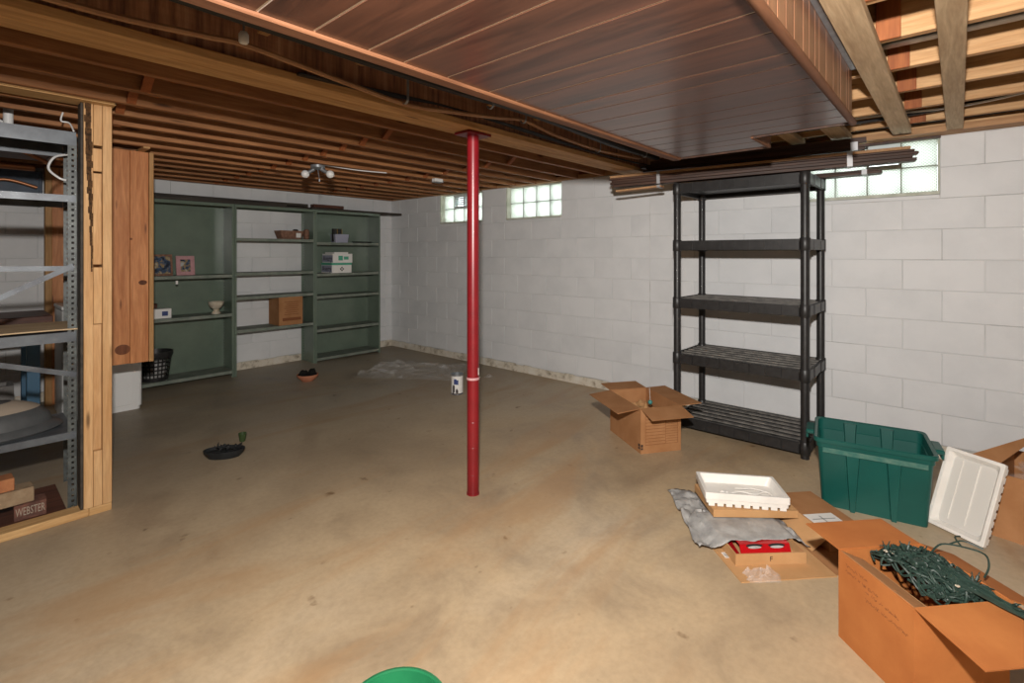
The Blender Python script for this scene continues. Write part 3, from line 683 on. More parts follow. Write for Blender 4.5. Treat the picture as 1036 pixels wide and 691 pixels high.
def strap(a, b, w=.025):
    a, b = Vector(a), Vector(b); d = (b-a).normalized(); u = d.cross(Vector((0, 1, 0)))*w/2
    bm = B(); quad_slab(bm, [a-u, b-u, b+u, a+u], .003); obj('brace', bm, 'rack_shelf', rk, True)
strap((.43, 3.4395, 1.255), (-.5, 3.4395, 1.265)); strap((.43, 3.438, 1.27), (-.3, 3.438, .86))
strap((.44, 3.4385, .70), (-.5, 3.4385, 1.02))
bm = B(); loft(bm, [[(x, y, .9255+.014*math.sin((x+.5)*2.1)**2+dz) for y, dz in ((3.43, 0), (3.85, 0), (3.85, .006), (3.43, .006))] for x in [-.5+.95*k/12 for k in range(13)]])
tag(obj('fibreboard_sheet', bm, 'furring'), 'thin bowed sheet lying on the waist-high rack shelf', 'board')
# domed lid
t = thing('domed_lid', 'domed charcoal plastic lid with tan band on the low rack shelf', 'lid', (.10, 3.66, .4055))
bm = B(); pr_ = [(.30, 0), (.315, .012), (.30, .03), (.27, .045)]; loft(bm, [circ(r, z, 32, ry=r*.62) for r, z in pr_], True, False); obj('rim', bm, 'lidgrey', t, smooth=True)
bm = B(); loft(bm, [circ(.27*math.cos(a), .045+.13*math.sin(a), 32, ry=.167*math.cos(a)) for a in (0, .3, .6, .9, 1.2, 1.5)], False, True); obj('dome', bm, 'lidgrey', t, smooth=True)
bm = B(); loft(bm, [circ(.274*math.cos(a), .046+.132*math.sin(a), 32, ry=.170*math.cos(a)) for a in (.62, .8, 1.0, 1.15)], False, False); obj('band', bm, 'dusty_tan', t, smooth=True)
# floor board and bricks
tag(obj('floor_board', bx(-.5, .40, 3.40, 3.84, .0, .022, .002), 'redwood'), 'dark red plank on the floor under the rack', 'board')
def brick(lab, x, y, z, m, rz=0, L=.20, t_=.057, g='bricks under the rack'):
    o = thing('loose_brick', lab, 'brick', (x, y, z), rz, g); obj('body', bx(-L/2, L/2, -.048, .048, 0, t_, .003), m, o); return o
o = brick('dark brick with white raised lettering under the rack', .268, 3.478, .0225, 'brick', -.03, .118, .075)
bm = text_bm('WEBSTER', .040, .0006, Matrix.Translation((.0, -.0485, .040)) @ FACE_NY @ Matrix.Diagonal((.62, 1.4, 1, 1))); obj('lettering', bm, 'dusty_tan', o)
brick('plain dark brick at the left edge of the rack floor board', .045, 3.472, .0225, 'brick', .02, .2, .075)
brick('tan brick laid across the two dark bricks', .15, 3.49, .0985, 'brick_tan', .03, .26, .072)
brick('orange brick topmost of the small pile', .10, 3.50, .1715, 'brick_orange', .05, .22, .06)

# workbench with blue legs, post and gear behind the rack
wbk = thing('workbench', 'old workbench with worn wood top and blue metal legs behind the rack', 'bench', (.1, 5.15, 0))
obj('bench_top', bx(-.6, .50, 4.9, 5.45, .83, .885, .004), 'redwood', wbk, True)
for x in (-.5, .40): 
    for y in (4.98, 5.38): obj('leg', bx(x-.035, x+.035, y-.03, y+.03, 0, .829, .003), 'blue', wbk, True)
obj('apron', bx(-.46, .36, 4.955, 4.985, .74, .829), 'blue', wbk, True)
for k, x in enumerate((.0, .21)):
    o = thing('cinder_block', ['grey cinder block left under the workbench', 'grey cinder block right under the workbench, by the blue leg'][k], 'block', (x, 5.2, 0), 0, 'cinder blocks under the workbench')
    bm = B()
    for a, b, c, d in ((-.10, .10, -.10, -.07), (-.10, .10, .07, .10), (-.10, -.07, -.07, .07), (.07, .10, -.07, .07), (-.015, .015, -.07, .07)): box(bm, a, b, c, d, 0, .38)
    obj('body', bm, M['cb'] if 'cb' in M else M.setdefault('cb', painted('grey_cinder', (.22,.21,.20), (.15,.145,.14), 20, .9)), o)
up = thing('pine_post', 'pair of pine posts standing against the wall behind the rack', 'post', (.66, 6.0, 0))
obj('stud', bx(.555, .60, 5.95, 6.04, .0, 2.095, .002), 'pine_edge', up, True); obj('stud', bx(.602, .715, 5.97, 6.04, .0, 2.095, .002), 'pine_red', up, True)
eb = thing('breaker_box', 'blue-grey metal electrical panel high in the utility corner', 'panel', (.2, 6.05, 1.76))
obj('body', bx(-.35, .54, 5.98, 6.16, 1.75, 2.05, .004), 'navy', eb, True); obj('cover', bx(-.33, .52, 5.972, 5.98, 1.77, 2.03, .003), 'navy', eb, True)
for pts, r, m, nm, lab, c in (
    ([(-.1, 4.4, 1.99), (.12, 4.4, 2.05), (.30, 4.4, 1.98), (.42, 4.4, 1.92)], .014, 'copper', 'copper_pipe', 'copper pipe slanting down at the top of the utility corner', 'pipe'),
    ([(-.3, 5.6, 2.03), (.46, 5.6, 2.03)], .03, 'copper', 'copper_pipe', 'thick copper pipe running level in front of the electrical panel', 'pipe'),
    ([(.22, 4.0, 2.02), (.22, 4.0, 2.28)], .022, 'white', 'plastic_pipe', 'upright white plastic pipe at the top of the utility corner', 'pipe'),
    ([(.14, 4.0, 1.99), (.14, 4.0, 2.09), (.20, 4.05, 2.08), (.36, 4.05, 2.0)], .007, 'white', 'plastic_tube', 'thin white tube bending over beside the white pipe', 'pipe'),
    ([(.40, 3.55, 2.08), (.39, 3.52, 2.03), (.42, 3.5, 2.02), (.43, 3.44, 1.97)], .004, 'white', 'power_cable', 'white cord dropping onto the top corner of the rack', 'cable'),
    ([(.46, 3.8, 1.90), (.39, 3.75, 1.87), (.36, 3.72, 1.80), (.40, 3.7, 1.75), (.43, 3.7, 1.74)], .006, 'white', 'power_cable', 'white cord looping beside the rack upright', 'cable'),
    ([(-.1, 5.9, 1.93), (.1, 5.9, 1.89), (.3, 5.9, 1.95), (.5, 5.9, 1.90)], .014, 'copper', 'copper_wire', 'copper wire crossing the electrical panel', 'cable')):
    bm = B(); tube(bm, spline(pts, 6) if len(pts) > 2 else pts, r, 10); tag(obj(nm, bm, m, smooth=True), lab, c)
t = thing('air_duct', 'dull dark duct under the joists over the utility corner', 'duct', (-.1, 4.9, 1.95))
obj('duct_body', bx(-1.0, .46, 4.55, 4.95, 2.0, 2.095, .005), 'redwood', t, True); obj('flange', bx(.46, .475, 4.54, 4.96, 1.995, 2.099), 'steel', t, True)

# ---------------------------------------------------------------- small things on the far floor
t = thing('shallow_planter', 'oval dark planter full of blackened leaves on the floor at left', 'planter', (1.20, 3.60, 0), -.62)
bm = B(); loft(bm, [circ(r, z, 28, ry=r*.58) for r, z in ((.095, 0), (.118, .03), (.125, .05), (.118, .05), (.10, .035))]); obj('dish', bm, 'dark_leaf', t, smooth=True)
bm = B(); random.seed(3)
for k in range(34):
    a = random.uniform(0, 2*PI); r = random.uniform(0, .095); c = Vector((r*math.cos(a), .58*r*math.sin(a), .045+random.uniform(0, .02)))
    d = Vector((random.uniform(-1, 1), random.uniform(-1, 1), random.uniform(.1, .9))).normalized(); s = d.cross(Vector((0, 0, 1))).normalized()*.014; L = random.uniform(.02, .038)
    quad_slab(bm, [c, c+d*L*.5+s, c+d*L, c+d*L*.5-s], .003)
obj('leaves', bm, 'dark_leaf', t, kind='stuff')
t = thing('green_cup', 'small dark green cup beside the oval planter', 'cup', (1.385, 3.80, 0))
obj('cup_body', lathe([(.018, 0), (.019, .003), (.026, .055), (.0235, .055), (.017, .006)], 20), 'olive', t, smooth=True)
obj('rim', lathe([(.0262, .052), (.028, .055), (.0262, .058), (.024, .055)], 20, False, False), 'olive', t, smooth=True)
t = thing('clay_bowl_planter', 'shallow terracotta bowl of black soil in front of the shelving', 'planter', (2.50, 5.10, 0))
obj('bowl', lathe([(.055, 0), (.075, .02), (.105, .05), (.108, .07), (.098, .07), (.09, .045)], 28), 'terracotta', t, smooth=True)
bm = lathe([(.10, .062), (.09, .075), (.03, .07)], 22, True, True); obj('soil', bm, 'soil', t)
for x, y, r in ((-.05, .01, .035), (.05, -.01, .04), (.0, .04, .022)):
    bb = B(); bmesh.ops.create_icosphere(bb, subdivisions=2, radius=r)
    for v in bb.verts: v.co *= random.uniform(.8, 1.15)
    c = obj('soil_lump', bb, 'soil', t); c.location = (x, y, .085)
# paint can
t = thing('paint_can', 'used paint can with white label beside the red post', 'can', (3.22, 3.57, 0))
obj('can_body', lathe([(.058, 0), (.0555, .003), (.0555, .182), (.060, .187), (.060, .192), (.052, .192), (.052, .15), (.002, .148)], 32), 'steel', t, smooth=True)
obj('paper_label', lathe([(.0562, .014), (.0562, .174)], 32, False, False), 'paper', t, smooth=True)
def patch(a0, a1, z0, z1, R=.0568, n=6, jag=0):
    bm = B(); L = [[(R*math.cos(math.radians(a0+(a1-a0)*k/n)), R*math.sin(math.radians(a0+(a1-a0)*k/n)), z+random.uniform(-jag, jag)) for z in (z0, z1)] for k in range(n+1)]
    for p, q in zip(L, L[1:]): bm.faces.new([bm.verts.new(v) for v in (p[0], q[0], q[1], p[1])])
    return bm
obj('blue_print', patch(195, 240, .098, .145, jag=.008), 'darkblue_ink', t)
obj('dark_drip', patch(182, 204, .02, .085, jag=.012), 'ink', t); obj('dark_drip', patch(215, 238, .012, .052, jag=.012), 'ink', t)
obj('dark_drip', patch(175, 300, .004, .014, jag=.002, n=14), 'ink', t)
# clear plastic sheet
random.seed(11)
def crumple(name, cx, cy, w, d, rz, h, nx, ny, m, lab, cat, z=.002, seed=0, parent=None, gap=None):
    rnd = random.Random(seed); bm = B(); g = {}
    for i in range(nx):
        for j in range(ny):
            e = (i in (0, nx-1)) or (j in (0, ny-1))
            x = (i/(nx-1)-.5)*w+rnd.uniform(-.3, .3)*w/nx; y = (j/(ny-1)-.5)*d+rnd.uniform(-.3, .3)*d/ny
            if e: x += rnd.uniform(-.06, .06)*w; y += rnd.uniform(-.06, .06)*d
            g[i, j] = bm.verts.new((x, y, z+(0 if e else abs(rnd.gauss(0, 1))*h)))
    for i in range(nx-1):
        for j in range(ny-1):
            a, b, c, e = g[i, j], g[i+1, j], g[i+1, j+1], g[i, j+1]
            bm.faces.new((a, b, c)); bm.faces.new((a, c, e))
    o = obj(name, bm, m, parent); o.location = (cx, cy, 0); o.rotation_euler = (0, 0, rz)
    if not parent: tag(o, lab, cat)
    return o
crumple('plastic_sheet', 3.52, 4.62, 1.1, .75, -1.0, .022, 26, 18, 'film', 'crumpled clear plastic sheet lying on the floor near the back corner', 'plastic sheet', seed=4)
crumple('plastic_scrap', 3.89, 3.80, .12, .07, .4, .012, 6, 5, 'bag', 'small scrap of white plastic right of the paint can', 'plastic scrap', seed=5)
# green bucket at the bottom of the picture
t = thing('green_bucket', 'round green bucket at the bottom edge of the view', 'bucket', (.708, 1.006, 0))
obj('bucket_body', lathe([(.098, 0), (.1, .004), (.122, .235), (.118, .235), (.096, .01), (.001, .008)], 40), 'green_bucket', t, smooth=True)
obj('rim', lathe([(.121, .222), (.129, .226), (.129, .238), (.120, .241), (.118, .236)], 40, False, False), 'green_bucket', t, smooth=True)
bm = B(); tube(bm, [(.131*math.cos(a), .131*math.sin(a)*.55-.05*math.sin(a), .225-.10*math.sin(a)) for a in (PI*k/16 for k in range(17))], .0022, 6); o = obj('wire_handle', bm, 'steel', t); o.rotation_euler = (0, 0, -2.3)

# ---------------------------------------------------------------- black resin shelving
sh = thing('resin_shelving', 'tall black ventilated plastic shelf unit with five tiers against the wall', 'shelving', (3.93, 1.17, 0))
fx, bxx, y0, y1 = 3.70, 4.195, .745, 1.605
for x in (fx, bxx):
    for y in (y0, y1):
        obj('post', lathe([(.026, 0), (.026, 1.83), (.025, 1.835)], 24), 'black_plastic', sh, smooth=True).location = (x-3.93, y-1.17, 0)
for zt in (.105, .575, .995, 1.43, 1.862):
    tr = obj('tier', bx(fx-.02, bxx+.02, y0-.02, y1+.02, zt-.009, zt-.006), 'black_plastic', sh, True) if False else None
    bm = B(); h = .072
    # perimeter band made of raised blocks
    def band(p0, p1, ax, fixed, out):
        n = 8 if ax == 'y' else 4; L = p1-p0
        if ax == 'y': box(bm, min(fixed, fixed-out*.012), max(fixed, fixed-out*.012), p0, p1, zt-h, zt)
        else: box(bm, p0, p1, min(fixed, fixed-out*.012), max(fixed, fixed-out*.012), zt-h, zt)
        for k in range(n):
            a, b = p0+L*k/n+.005, p0+L*(k+1)/n-.005; o2 = fixed+out*(.009 if k % 2 else .004)
            if ax == 'y': box(bm, min(fixed, o2), max(fixed, o2), a, b, zt-h+.004, zt-.004)
            else: box(bm, a, b, min(fixed, o2), max(fixed, o2), zt-h+.004, zt-.004)
    band(y0+.03, y1-.03, 'y', fx-.022, -1); band(y0+.03, y1-.03, 'y', bxx+.022, 1)
    band(fx+.03, bxx-.03, 'x', y0-.022, -1); band(fx+.03, bxx-.03, 'x', y1+.022, 1)
    tr = obj('tier_band', bm, 'black_plastic', sh, True)
    n = 7; sl0 = None
    for k in range(n):
        x = fx-.002+(bxx-fx+.004)*k/(n-1)
        if sl0 is None: sl0 = obj('slat', bx(-.015, .015, y0-.008-1.17, y1+.008-1.17, zt-.012, zt-.003), 'resin_dusty', tr, loc=(x-3.93, 0, 0))
        else: inst(sl0, tr, (x-3.93, 0, 0))
    rb0 = None  # black bars added below the slats to stand in for shade in the gaps
    for k in range(n-1):
        x = fx-.002+(bxx-fx+.004)*(k+.5)/(n-1)
        if rb0 is None: rb0 = obj('gap_shade_bar', bx(-.040, .040, y0-.008-1.17, y1+.008-1.17, zt-.040, zt-.036), 'black_plastic', tr, loc=(x-3.93, 0, 0))
        else: inst(rb0, tr, (x-3.93, 0, 0))
    bm = B()
    for k in range(5):
        y = y0+.03+(y1-y0-.06)*k/4; box(bm, fx-.008, bxx+.008, y-.006, y+.006, zt-.024, zt-.0125)
    obj('cross_bar', bm, 'black_plastic', tr, True)
    for x in (fx, bxx):
        for y in (y0, y1):
            c = obj('collar', lathe([(.030, zt-.078), (.033, zt-.074), (.033, zt+.002), (.030, zt+.006)], 20, False, False), 'black_plastic', tr, smooth=True); c.location = (x-3.93, y-1.17, 0)

# trim board bundles lying on the top tier
def boards(name, lab, specs, tapes, cat='wood bundle'):
    t = thing(name, lab, cat, (3.8, 1.1, 1.87))
    for (x0, x1, ya, yb, z0, z1, m) in specs: obj('trim_board', bx(x0, x1, ya, yb, z0, z1, .0015), m, t, True)
    for (x0, x1, ya, yb, z0, z1) in tapes:
        bm = B(); e = .0015
        for a in ((x0-e, x0, z0-e, z1+e), (x1, x1+e, z0-e, z1+e), (x0, x1, z1, z1+e), (x0, x1, z0-e, z0)): box(bm, a[0], a[1], ya, yb, a[2], a[3])
        obj('tape', bm, 'tape', t, True)
    return t
def lean_boards(name, lab, p0, p1, specs, tapes, cat='wood bundle'):
    p0, p1 = Vector(p0), Vector(p1); d = p1-p0; L = d.length
    t = thing(name, lab, cat, p0, rot=(0, -math.atan2(d.z, math.hypot(d.x, d.y)), math.atan2(d.y, d.x)))
    for (a, b, y_, yy, z_, zz, m) in specs: obj('trim_board', bx(a, L+b, y_, yy, z_, zz, .0015), m, t)
    for (a, b, y_, yy, z_, zz) in tapes:
        bm = B(); e = .0012
        for q in ((y_-e, y_, z_-e, zz+e), (yy, yy+e, z_-e, zz+e), (y_, yy, zz, zz+e), (y_, yy, z_-e, z_)): box(bm, a, b, q[0], q[1], q[2], q[3])
        obj('tape', bm, 'tape', t)
    return t
lean_boards('trim_bundle', 'long taped bundle of dark brown trim boards across the top of the black shelf', (3.62, 2.12, 1.869), (4.0, .20, 1.905), [
    (.02, .0, -.055, .03, 0, .020, 'trim_dark'), (0, -.02, -.06, .035, .0215, .040, 'trim_dark'), (.01, .01, -.055, .03, .0415, .058, 'trim_dark'),
    (-.01, -.01, -.06, .03, .0595, .072, 'trim_dark'), (.0, -.03, -.062, .025, .0735, .092, 'trim_tan')],
    [(1.60, 1.63, -.063, .036, -.001, .094), (.375, .40, -.063, .036, -.001, .094)])
bb_low = lean_boards('trim_bundle', 'short bundle of dark trim boards behind the long bundle, nearest the window', (4.14, 1.35, 1.869), (4.16, .38, 1.869), [
    (0, 0, -.06, .0, 0, .016, 'trim_dark'), (.03, -.02, -.055, .005, .0175, .030, 'trim_dark'), (0, -.01, .01, .06, 0, .013, 'trim_dark')], [(.86, .89, -.061, .061, -.001, .031)])
lean_boards('dark_board_stack', 'stack of broad dark brown boards lying above the long taped bundle', (3.76, 1.90, 1.985), (3.99, .46, 2.005), [
    (0, 0, -.07, .06, 0, .016, 'trim_dark'), (.03, .02, -.075, .05, .0175, .034, 'trim_dark'), (-.02, -.03, -.06, .06, .0355, .050, 'trim_dark'), (.05, .01, -.03, -.015, .051, .088, 'trim_dark')],
    [(1.38, 1.42, -.077, .062, -.001, .052)])
lean_boards('wood_offcut', 'pale-edged trim offcut poking out beneath the left end of the long bundle', (3.655, 2.09, 1.835), (3.70, 1.72, 1.850), [(0, 0, -.05, .03, 0, .014, 'trim_tan')], [(.34, .365, -.052, .032, -.001, .0155)], 'wood offcut')

# ---------------------------------------------------------------- open cardboard box by the shelf
def open_box(t, w, d, h, m, flaps, inner=None, th=.004):
    """w along local x, d along local y; flaps: dict side -> (length, droop angle)"""
    bm = B()
    box(bm, -w/2, w/2, -d/2, -d/2+th, 0, h); box(bm, -w/2, w/2, d/2-th, d/2, 0, h)
    box(bm, -w/2, -w/2+th, -d/2+th, d/2-th, 0, h); box(bm, w/2-th, w/2, -d/2+th, d/2-th, 0, h)
    box(bm, -w/2+th, w/2-th, -d/2+th, d/2-th, 0, th); obj('box_body', bm, m, t)
    for s, (L, ang, sp) in flaps.items():
        c, z = math.cos(ang)*L, h+math.sin(ang)*L
        q = {'-y': [(-w/2, -d/2, h), (-w/2-sp, -d/2-c, z), (w/2+sp, -d/2-c, z), (w/2, -d/2, h)],
             '+y': [(w/2, d/2, h), (w/2+sp, d/2+c, z), (-w/2-sp, d/2+c, z), (-w/2, d/2, h)],
             '-x': [(-w/2, d/2, h), (-w/2-c, d/2+sp, z), (-w/2-c, -d/2-sp, z), (-w/2, -d/2, h)],
             '+x': [(w/2, -d/2, h), (w/2+c, -d/2-sp, z), (w/2+c, d/2+sp, z), (w/2, d/2, h)]}[s]
        bm = B(); quad_slab(bm, q, -.004); obj('flap', bm, m, t)
# corners A0(3.32,1.97) A1(3.05,1.57) A2(3.30,1.40): local x from A1 to A2, local y from A1 to A0
rz1 = math.atan2(-.17, .25)
ob = thing('cardboard_box', 'open brown cardboard box with printed grid beside the black shelf', 'box', (3.31, 1.685, 0), rz1)
open_box(ob, .30, .47, .30, 'card', {'-x': (.17, -.12, .0), '-y': (.15, -.22, .0), '+x': (.16, .03, 0), '+y': (.17, .05, 0)})
bm = B()
for k in range(11): box(bm, -.115, .03+.0*(k % 2), -.2362, -.2352, .055+k*.021, .0572+k*.021)
for k in range(14): box(bm, .035, .125, -.2362, -.2352, .055+k*.0165, .0566+k*.0165)
for x in (-.116, .033, .125): box(bm, x-.001, x+.001, -.2362, -.2352, .055, .275)
obj('printed_grid', bm, 'ink_brown', ob)
bm = B(); box(bm, -.1510, -.1502, -.225, -.20, .045, .062); box(bm, -.1510, -.1502, -.225, -.20, .028, .040); box(bm, -.149, -.135, -.2362, -.2352, .045, .062); box(bm, -.149, -.135, -.2362, -.2352, .028, .040); obj('print', bm, 'ink', ob)
t = thing('hanging_string_toy', 'small teal bauble on a thread inside the open box', 'ornament', (3.24, 1.60, .30))
bb = B(); bmesh.ops.create_uvsphere(bb, u_segments=12, v_segments=8, radius=.016); obj('ball', bb, mat('teal_bauble', (.05,.22,.2), .4)[0], t, smooth=True)
bm = B(); tube(bm, [(0,0,.014), (-.002,.004,.10)], .0012, 5); obj('thread', bm, 'paper', t)
tag(crumple('packing_paper', 3.31, 1.69, .25, .40, rz1, .02, 9, 12, 'card_light', '', '', z=.20, seed=8), 'crumpled tan packing paper inside the open box with printed grid', 'packing paper')
o = bpy.data.objects['packing_paper']

# ---------------------------------------------------------------- pile on the floor
ang = math.radians(-43)
sheet = thing('cardboard_sheet', 'flattened tan cardboard sheet on the floor under the pile', 'cardboard', (2.128, .655, 0), ang)
bm = B(); quad_slab(bm, [(0, 0, .004), (.415, 0, .004), (.415, .62, .004), (0, .62, .004)], .004); obj('panel', bm, 'card_light', sheet)
bm = B(); quad_slab(bm, [(.419, .01, .004), (.62, .01, .004), (.62, .62, .004), (.419, .62, .004)], .004); obj('panel', bm, 'card', sheet)
obj('label', bx(.02, .075, .16, .20, .0043, .005), 'paper', sheet)
bm = B()
for k in range(3): box(bm, .024, .07, .166+k*.011, .170+k*.011, .0051, .0054)
obj('print', bm, 'ink', sheet)
# carton lying closed, right of the tray
cl = thing('flat_carton', 'low brown carton with white shipping label between tray and green tote', 'box', (2.80, .515, .0045), math.radians(-42))
bm = B(); w, d, h = .22, .40, .085
# bevelled side towards the pile
vs = [(-w/2-.10, -d/2, 0), (w/2, -d/2, 0), (w/2, d/2, 0), (-w/2-.0, d/2, 0)]; top = [(-w/2, -d/2, h), (w/2, -d/2, h), (w/2, d/2, h), (-w/2, d/2, h)]
obj('body', bx(-.09, .12, -.20, .20, 0, .075, .002), 'card', cl)
obj('flap', (lambda b: (quad_slab(b, [(-.091, -.20, .075), (-.17, -.19, .006), (-.17, .10, .006), (-.091, .10, .075)], -.004), b)[1])(B()), 'card_light', cl)
obj('label', bx(-.085, .06, -.18, -.02, .0753, .0762), 'paper', cl)
bm = B()
for k in range(4): box(bm, -.07, .045, -.16+k*.03, -.155+k*.03, .0764, .0768)
box(bm, -.02, -.015, -.17, -.04, .0764, .0768); obj('print', bm, 'steel', cl)
# shallow box with red object
rb = thing('shallow_box', 'shallow open cardboard tray holding the red metal object', 'box', (2.450, .712, .0045), math.radians(-45.6))
bm = B(); w, d, h = .31, .33, .048
box(bm, -w/2, w/2, -d/2, -d/2+.005, 0, h); box(bm, -w/2, w/2, d/2-.005, d/2, 0, h); box(bm, -w/2, -w/2+.005, -d/2+.005, d/2-.005, 0, h); box(bm, w/2-.005, w/2, -d/2+.005, d/2-.005, 0, h); box(bm, -w/2+.005, w/2-.005, -d/2+.005, d/2-.005, 0, .004)
obj('box_body', bm, 'card_light', rb)
bm = text_bm('F', .03, .0004, Matrix.Translation((.0, -d/2-.0006, .024)) @ FACE_NY); obj('letter', bm, 'ink', rb)
rd = thing('red_metal_panel', 'glossy red metal panel with grey cut-outs lying in the shallow box', 'panel', (2.450, .712, .0095), math.radians(-45.6))
bm = B(); quad_slab(bm, [(-.105, -.098, .046), (.12, -.098, .046), (.12, .12, .046), (-.105, .12, .046)], .003); quad_slab(bm, [(-.105, -.118, .006), (.12, -.118, .006), (.12, -.098, .046), (-.105, -.098, .046)], .003)
obj('panel', bm, mat('red_gloss', (.50,.008,.012), .2, .2)[0], rd)
bm = B(); quad_slab(bm, [(-.146, -.146, .006), (-.108, -.146, .006), (-.108, .10, .040), (-.146, .10, .046)], .003); obj('side_wing', bm, mat('red_gloss2', (.32,.006,.01), .25, .2)[0], rd)
for x in (-.04, .06):
    for nm_, m_, ww, hh, zc, yo in (('cut_out', 'black', .038, .0065, .0405, -.1015), ('cut_out', 'cloth', .030, .0045, .0350, -.1045)):
        bm = B(); loft(bm, [[(x+ww*math.cos(a), yo+.0025*-math.sin(a)*-1-dz, zc+hh*math.sin(a)+dz*.4) for a in (2*PI*k/16 for k in range(16))] for dz in (.0, .0016)]); obj(nm_, bm, m_, rd)
obj('edge_strip', bx(-.105, .12, -.122, -.119, .004, .008), 'steel', rd)
# crumpled clear bag
crumple('plastic_bag', 2.22, .60, .14, .08, -.8, .018, 8, 7, 'bag', 'small crumpled clear plastic bag on the cardboard in front of the shallow box', 'plastic bag', z=.006, seed=21)
# tarp
random.seed(5)
bm = B(); A, Bq, C, D = Vector((2.66, 1.21, 0)), Vector((2.205, .855, 0)), Vector((2.55, .50, 0)), Vector((2.86, .80, 0))
nx, ny = 46, 40; g = {}
rbM = Matrix.Rotation(math.radians(45.6), 3, 'Z')
from mathutils import noise as mn
for i in range(nx):
    for j in range(ny):
        u, v = i/(nx-1), j/(ny-1)
        p = (A*(1-u)+D*u)*(1-v)+(Bq*(1-u)+C*u)*v
        wob = .03*mn.noise(Vector((u*4, v*4, 3))); p += Vector((wob, wob*.6, 0)) if 0 < i < nx-1 else Vector((wob*.8, 0, 0))
        if j == ny-1: p += Vector((.012*math.sin(u*19), .010*math.sin(u*23), 0))
        q = rbM @ Vector((p.x-2.450, p.y-.712, 0)); dx = max(abs(q.x)-.165, 0); dy = max(abs(q.y)-.175, 0); dd = math.hypot(dx, dy)
        z = .0575 - min(dd*.75, .043)
        f = .018*abs(mn.noise(Vector((p.x*11, p.y*13, 0))))+.010*abs(mn.noise(Vector((p.x*38, p.y*32, 5))))
        z += f*(1.9 if dd > .02 else .35); g[i, j] = bm.verts.new((p.x, p.y, z))
for i in range(nx-1):
    for j in range(ny-1): bm.faces.new((g[i, j], g[i+1, j], g[i+1, j+1], g[i, j+1]))
tp = obj('grey_tarp', bm, 'cloth', smooth=True); tag(tp, 'crumpled grey tarp draped over the shallow box under the white tray', 'tarp')
so = tp.modifiers.new('s', 'SOLIDIFY'); so.thickness = .002; so.offset = -1
# cardboard tray
ct = thing('cardboard_tray', 'thin tan cardboard tray directly beneath the white plastic tray', 'box', (2.672, .812, .0675), math.radians(-50))
bm = B(); w, d, h = .40, .27, .035
box(bm, -w/2, w/2, -d/2, -d/2+.005, 0, h); box(bm, -w/2, w/2, d/2-.005, d/2, 0, h); box(bm, -w/2, -w/2+.005, -d/2+.005, d/2-.005, 0, h); box(bm, w/2-.005, w/2, -d/2+.005, d/2-.005, 0, h); box(bm, -w/2+.005, w/2-.005, -d/2+.005, d/2-.005, 0, .0335)
obj('tray_body', bm, 'card_light', ct)
# white plastic tray / lid pair
def white_case(t, depth, inset_m, big=True):
    w, d = .385, .242
    bm = B()
    loft(bm, [rrect(w-.012, d-.012, .006, depth*.22), rrect(w-.010, d-.010, .006, depth*.50), rrect(w, d, .007, depth*.52), rrect(w, d, .007, depth-.002), rrect(w-.004, d-.004, .006, depth), rrect(w-.030, d-.030, .012, depth), rrect(w-.060, d-.060, .022, depth*.42)], True, False)
    obj('shell', bm, 'white_plastic', t, smooth=True)
    bm = B(); loft(bm, [rrect(w-.060, d-.060, .022, depth*.42), rrect(w-.064, d-.064, .022, depth*.38)], False, True); obj('inset', bm, inset_m, t)
    for k in range(9):
        x = -w/2+.03+k*(w-.06)/8
        for y0_, y1_ in ((-d/2+.006, -d/2+.016), (d/2-.016, d/2-.006)): obj('tooth', bx(x-.0145, x+.0145, y0_, y1_, 0, depth*.25, .001), 'white_plastic', t)
wt = thing('plastic_tray', 'white plastic tray lying open on top of the cardboard pile', 'tray', (2.655, .822, .1028), math.radians(-57.6))
white_case(wt, .066, 'white_plastic')
bm = B()
for a in ((-.10, -.055, .020, .012), (-.075, -.045, .026, .013), (-.09, -.020, .014, .016)): loft(bm, [circ(a[3]*math.cos(q), .028+a[2]*math.sin(q)*.7, 10, a[0], a[1]) for q in (0, .5, 1.0, 1.4)])
tube(bm, spline([(-.06, -.04, .034), (0, -.02, .036), (.06, -.035, .034), (.12, 0, .036), (.14, -.04, .034)], 5), .0035, 6)
tube(bm, spline([(-.02, .02, .034), (.03, .02, .036), (.07, .03, .034), (.13, -.01, .036)], 5), .003, 6)
obj('moulded_latch', bm, 'white_plastic', wt, smooth=True)
wlid = thing('plastic_tray', 'white plastic tray half with toothed edge leaning upright beside the green tote', 'tray', (0,0,0))
Lv = Vector((.13, -.08, .355)).normalized(); Wv = Vector((-.129, -.203, 0)); Wv = (Wv-Lv*Wv.dot(Lv)).normalized(); Nv = Lv.cross(Wv).normalized()
if Nv.x > 0: Nv = -Nv
BL, BR = Vector((3.217, .116, 0)), Vector((3.088, -.087, 0))
ctr = (BL+BR)/2+Lv*.193-Nv*.028+Vector((0, 0, .008))
# local x = up the lid, local -y = toothed side (right), z = face
Yv = Nv.cross(Lv)
mtx = Matrix((Lv, Yv, Nv)).transposed().to_4x4(); mtx.translation = ctr; wlid.matrix_basis = mtx
white_case(wlid, .040, 'white_inner')
bm = B()
for y in (-.02, .05): box(bm, -.14, .15, y-.0022, y+.0022, .0152, .0195, .001)
obj('rib', bm, 'white_plastic', wlid)

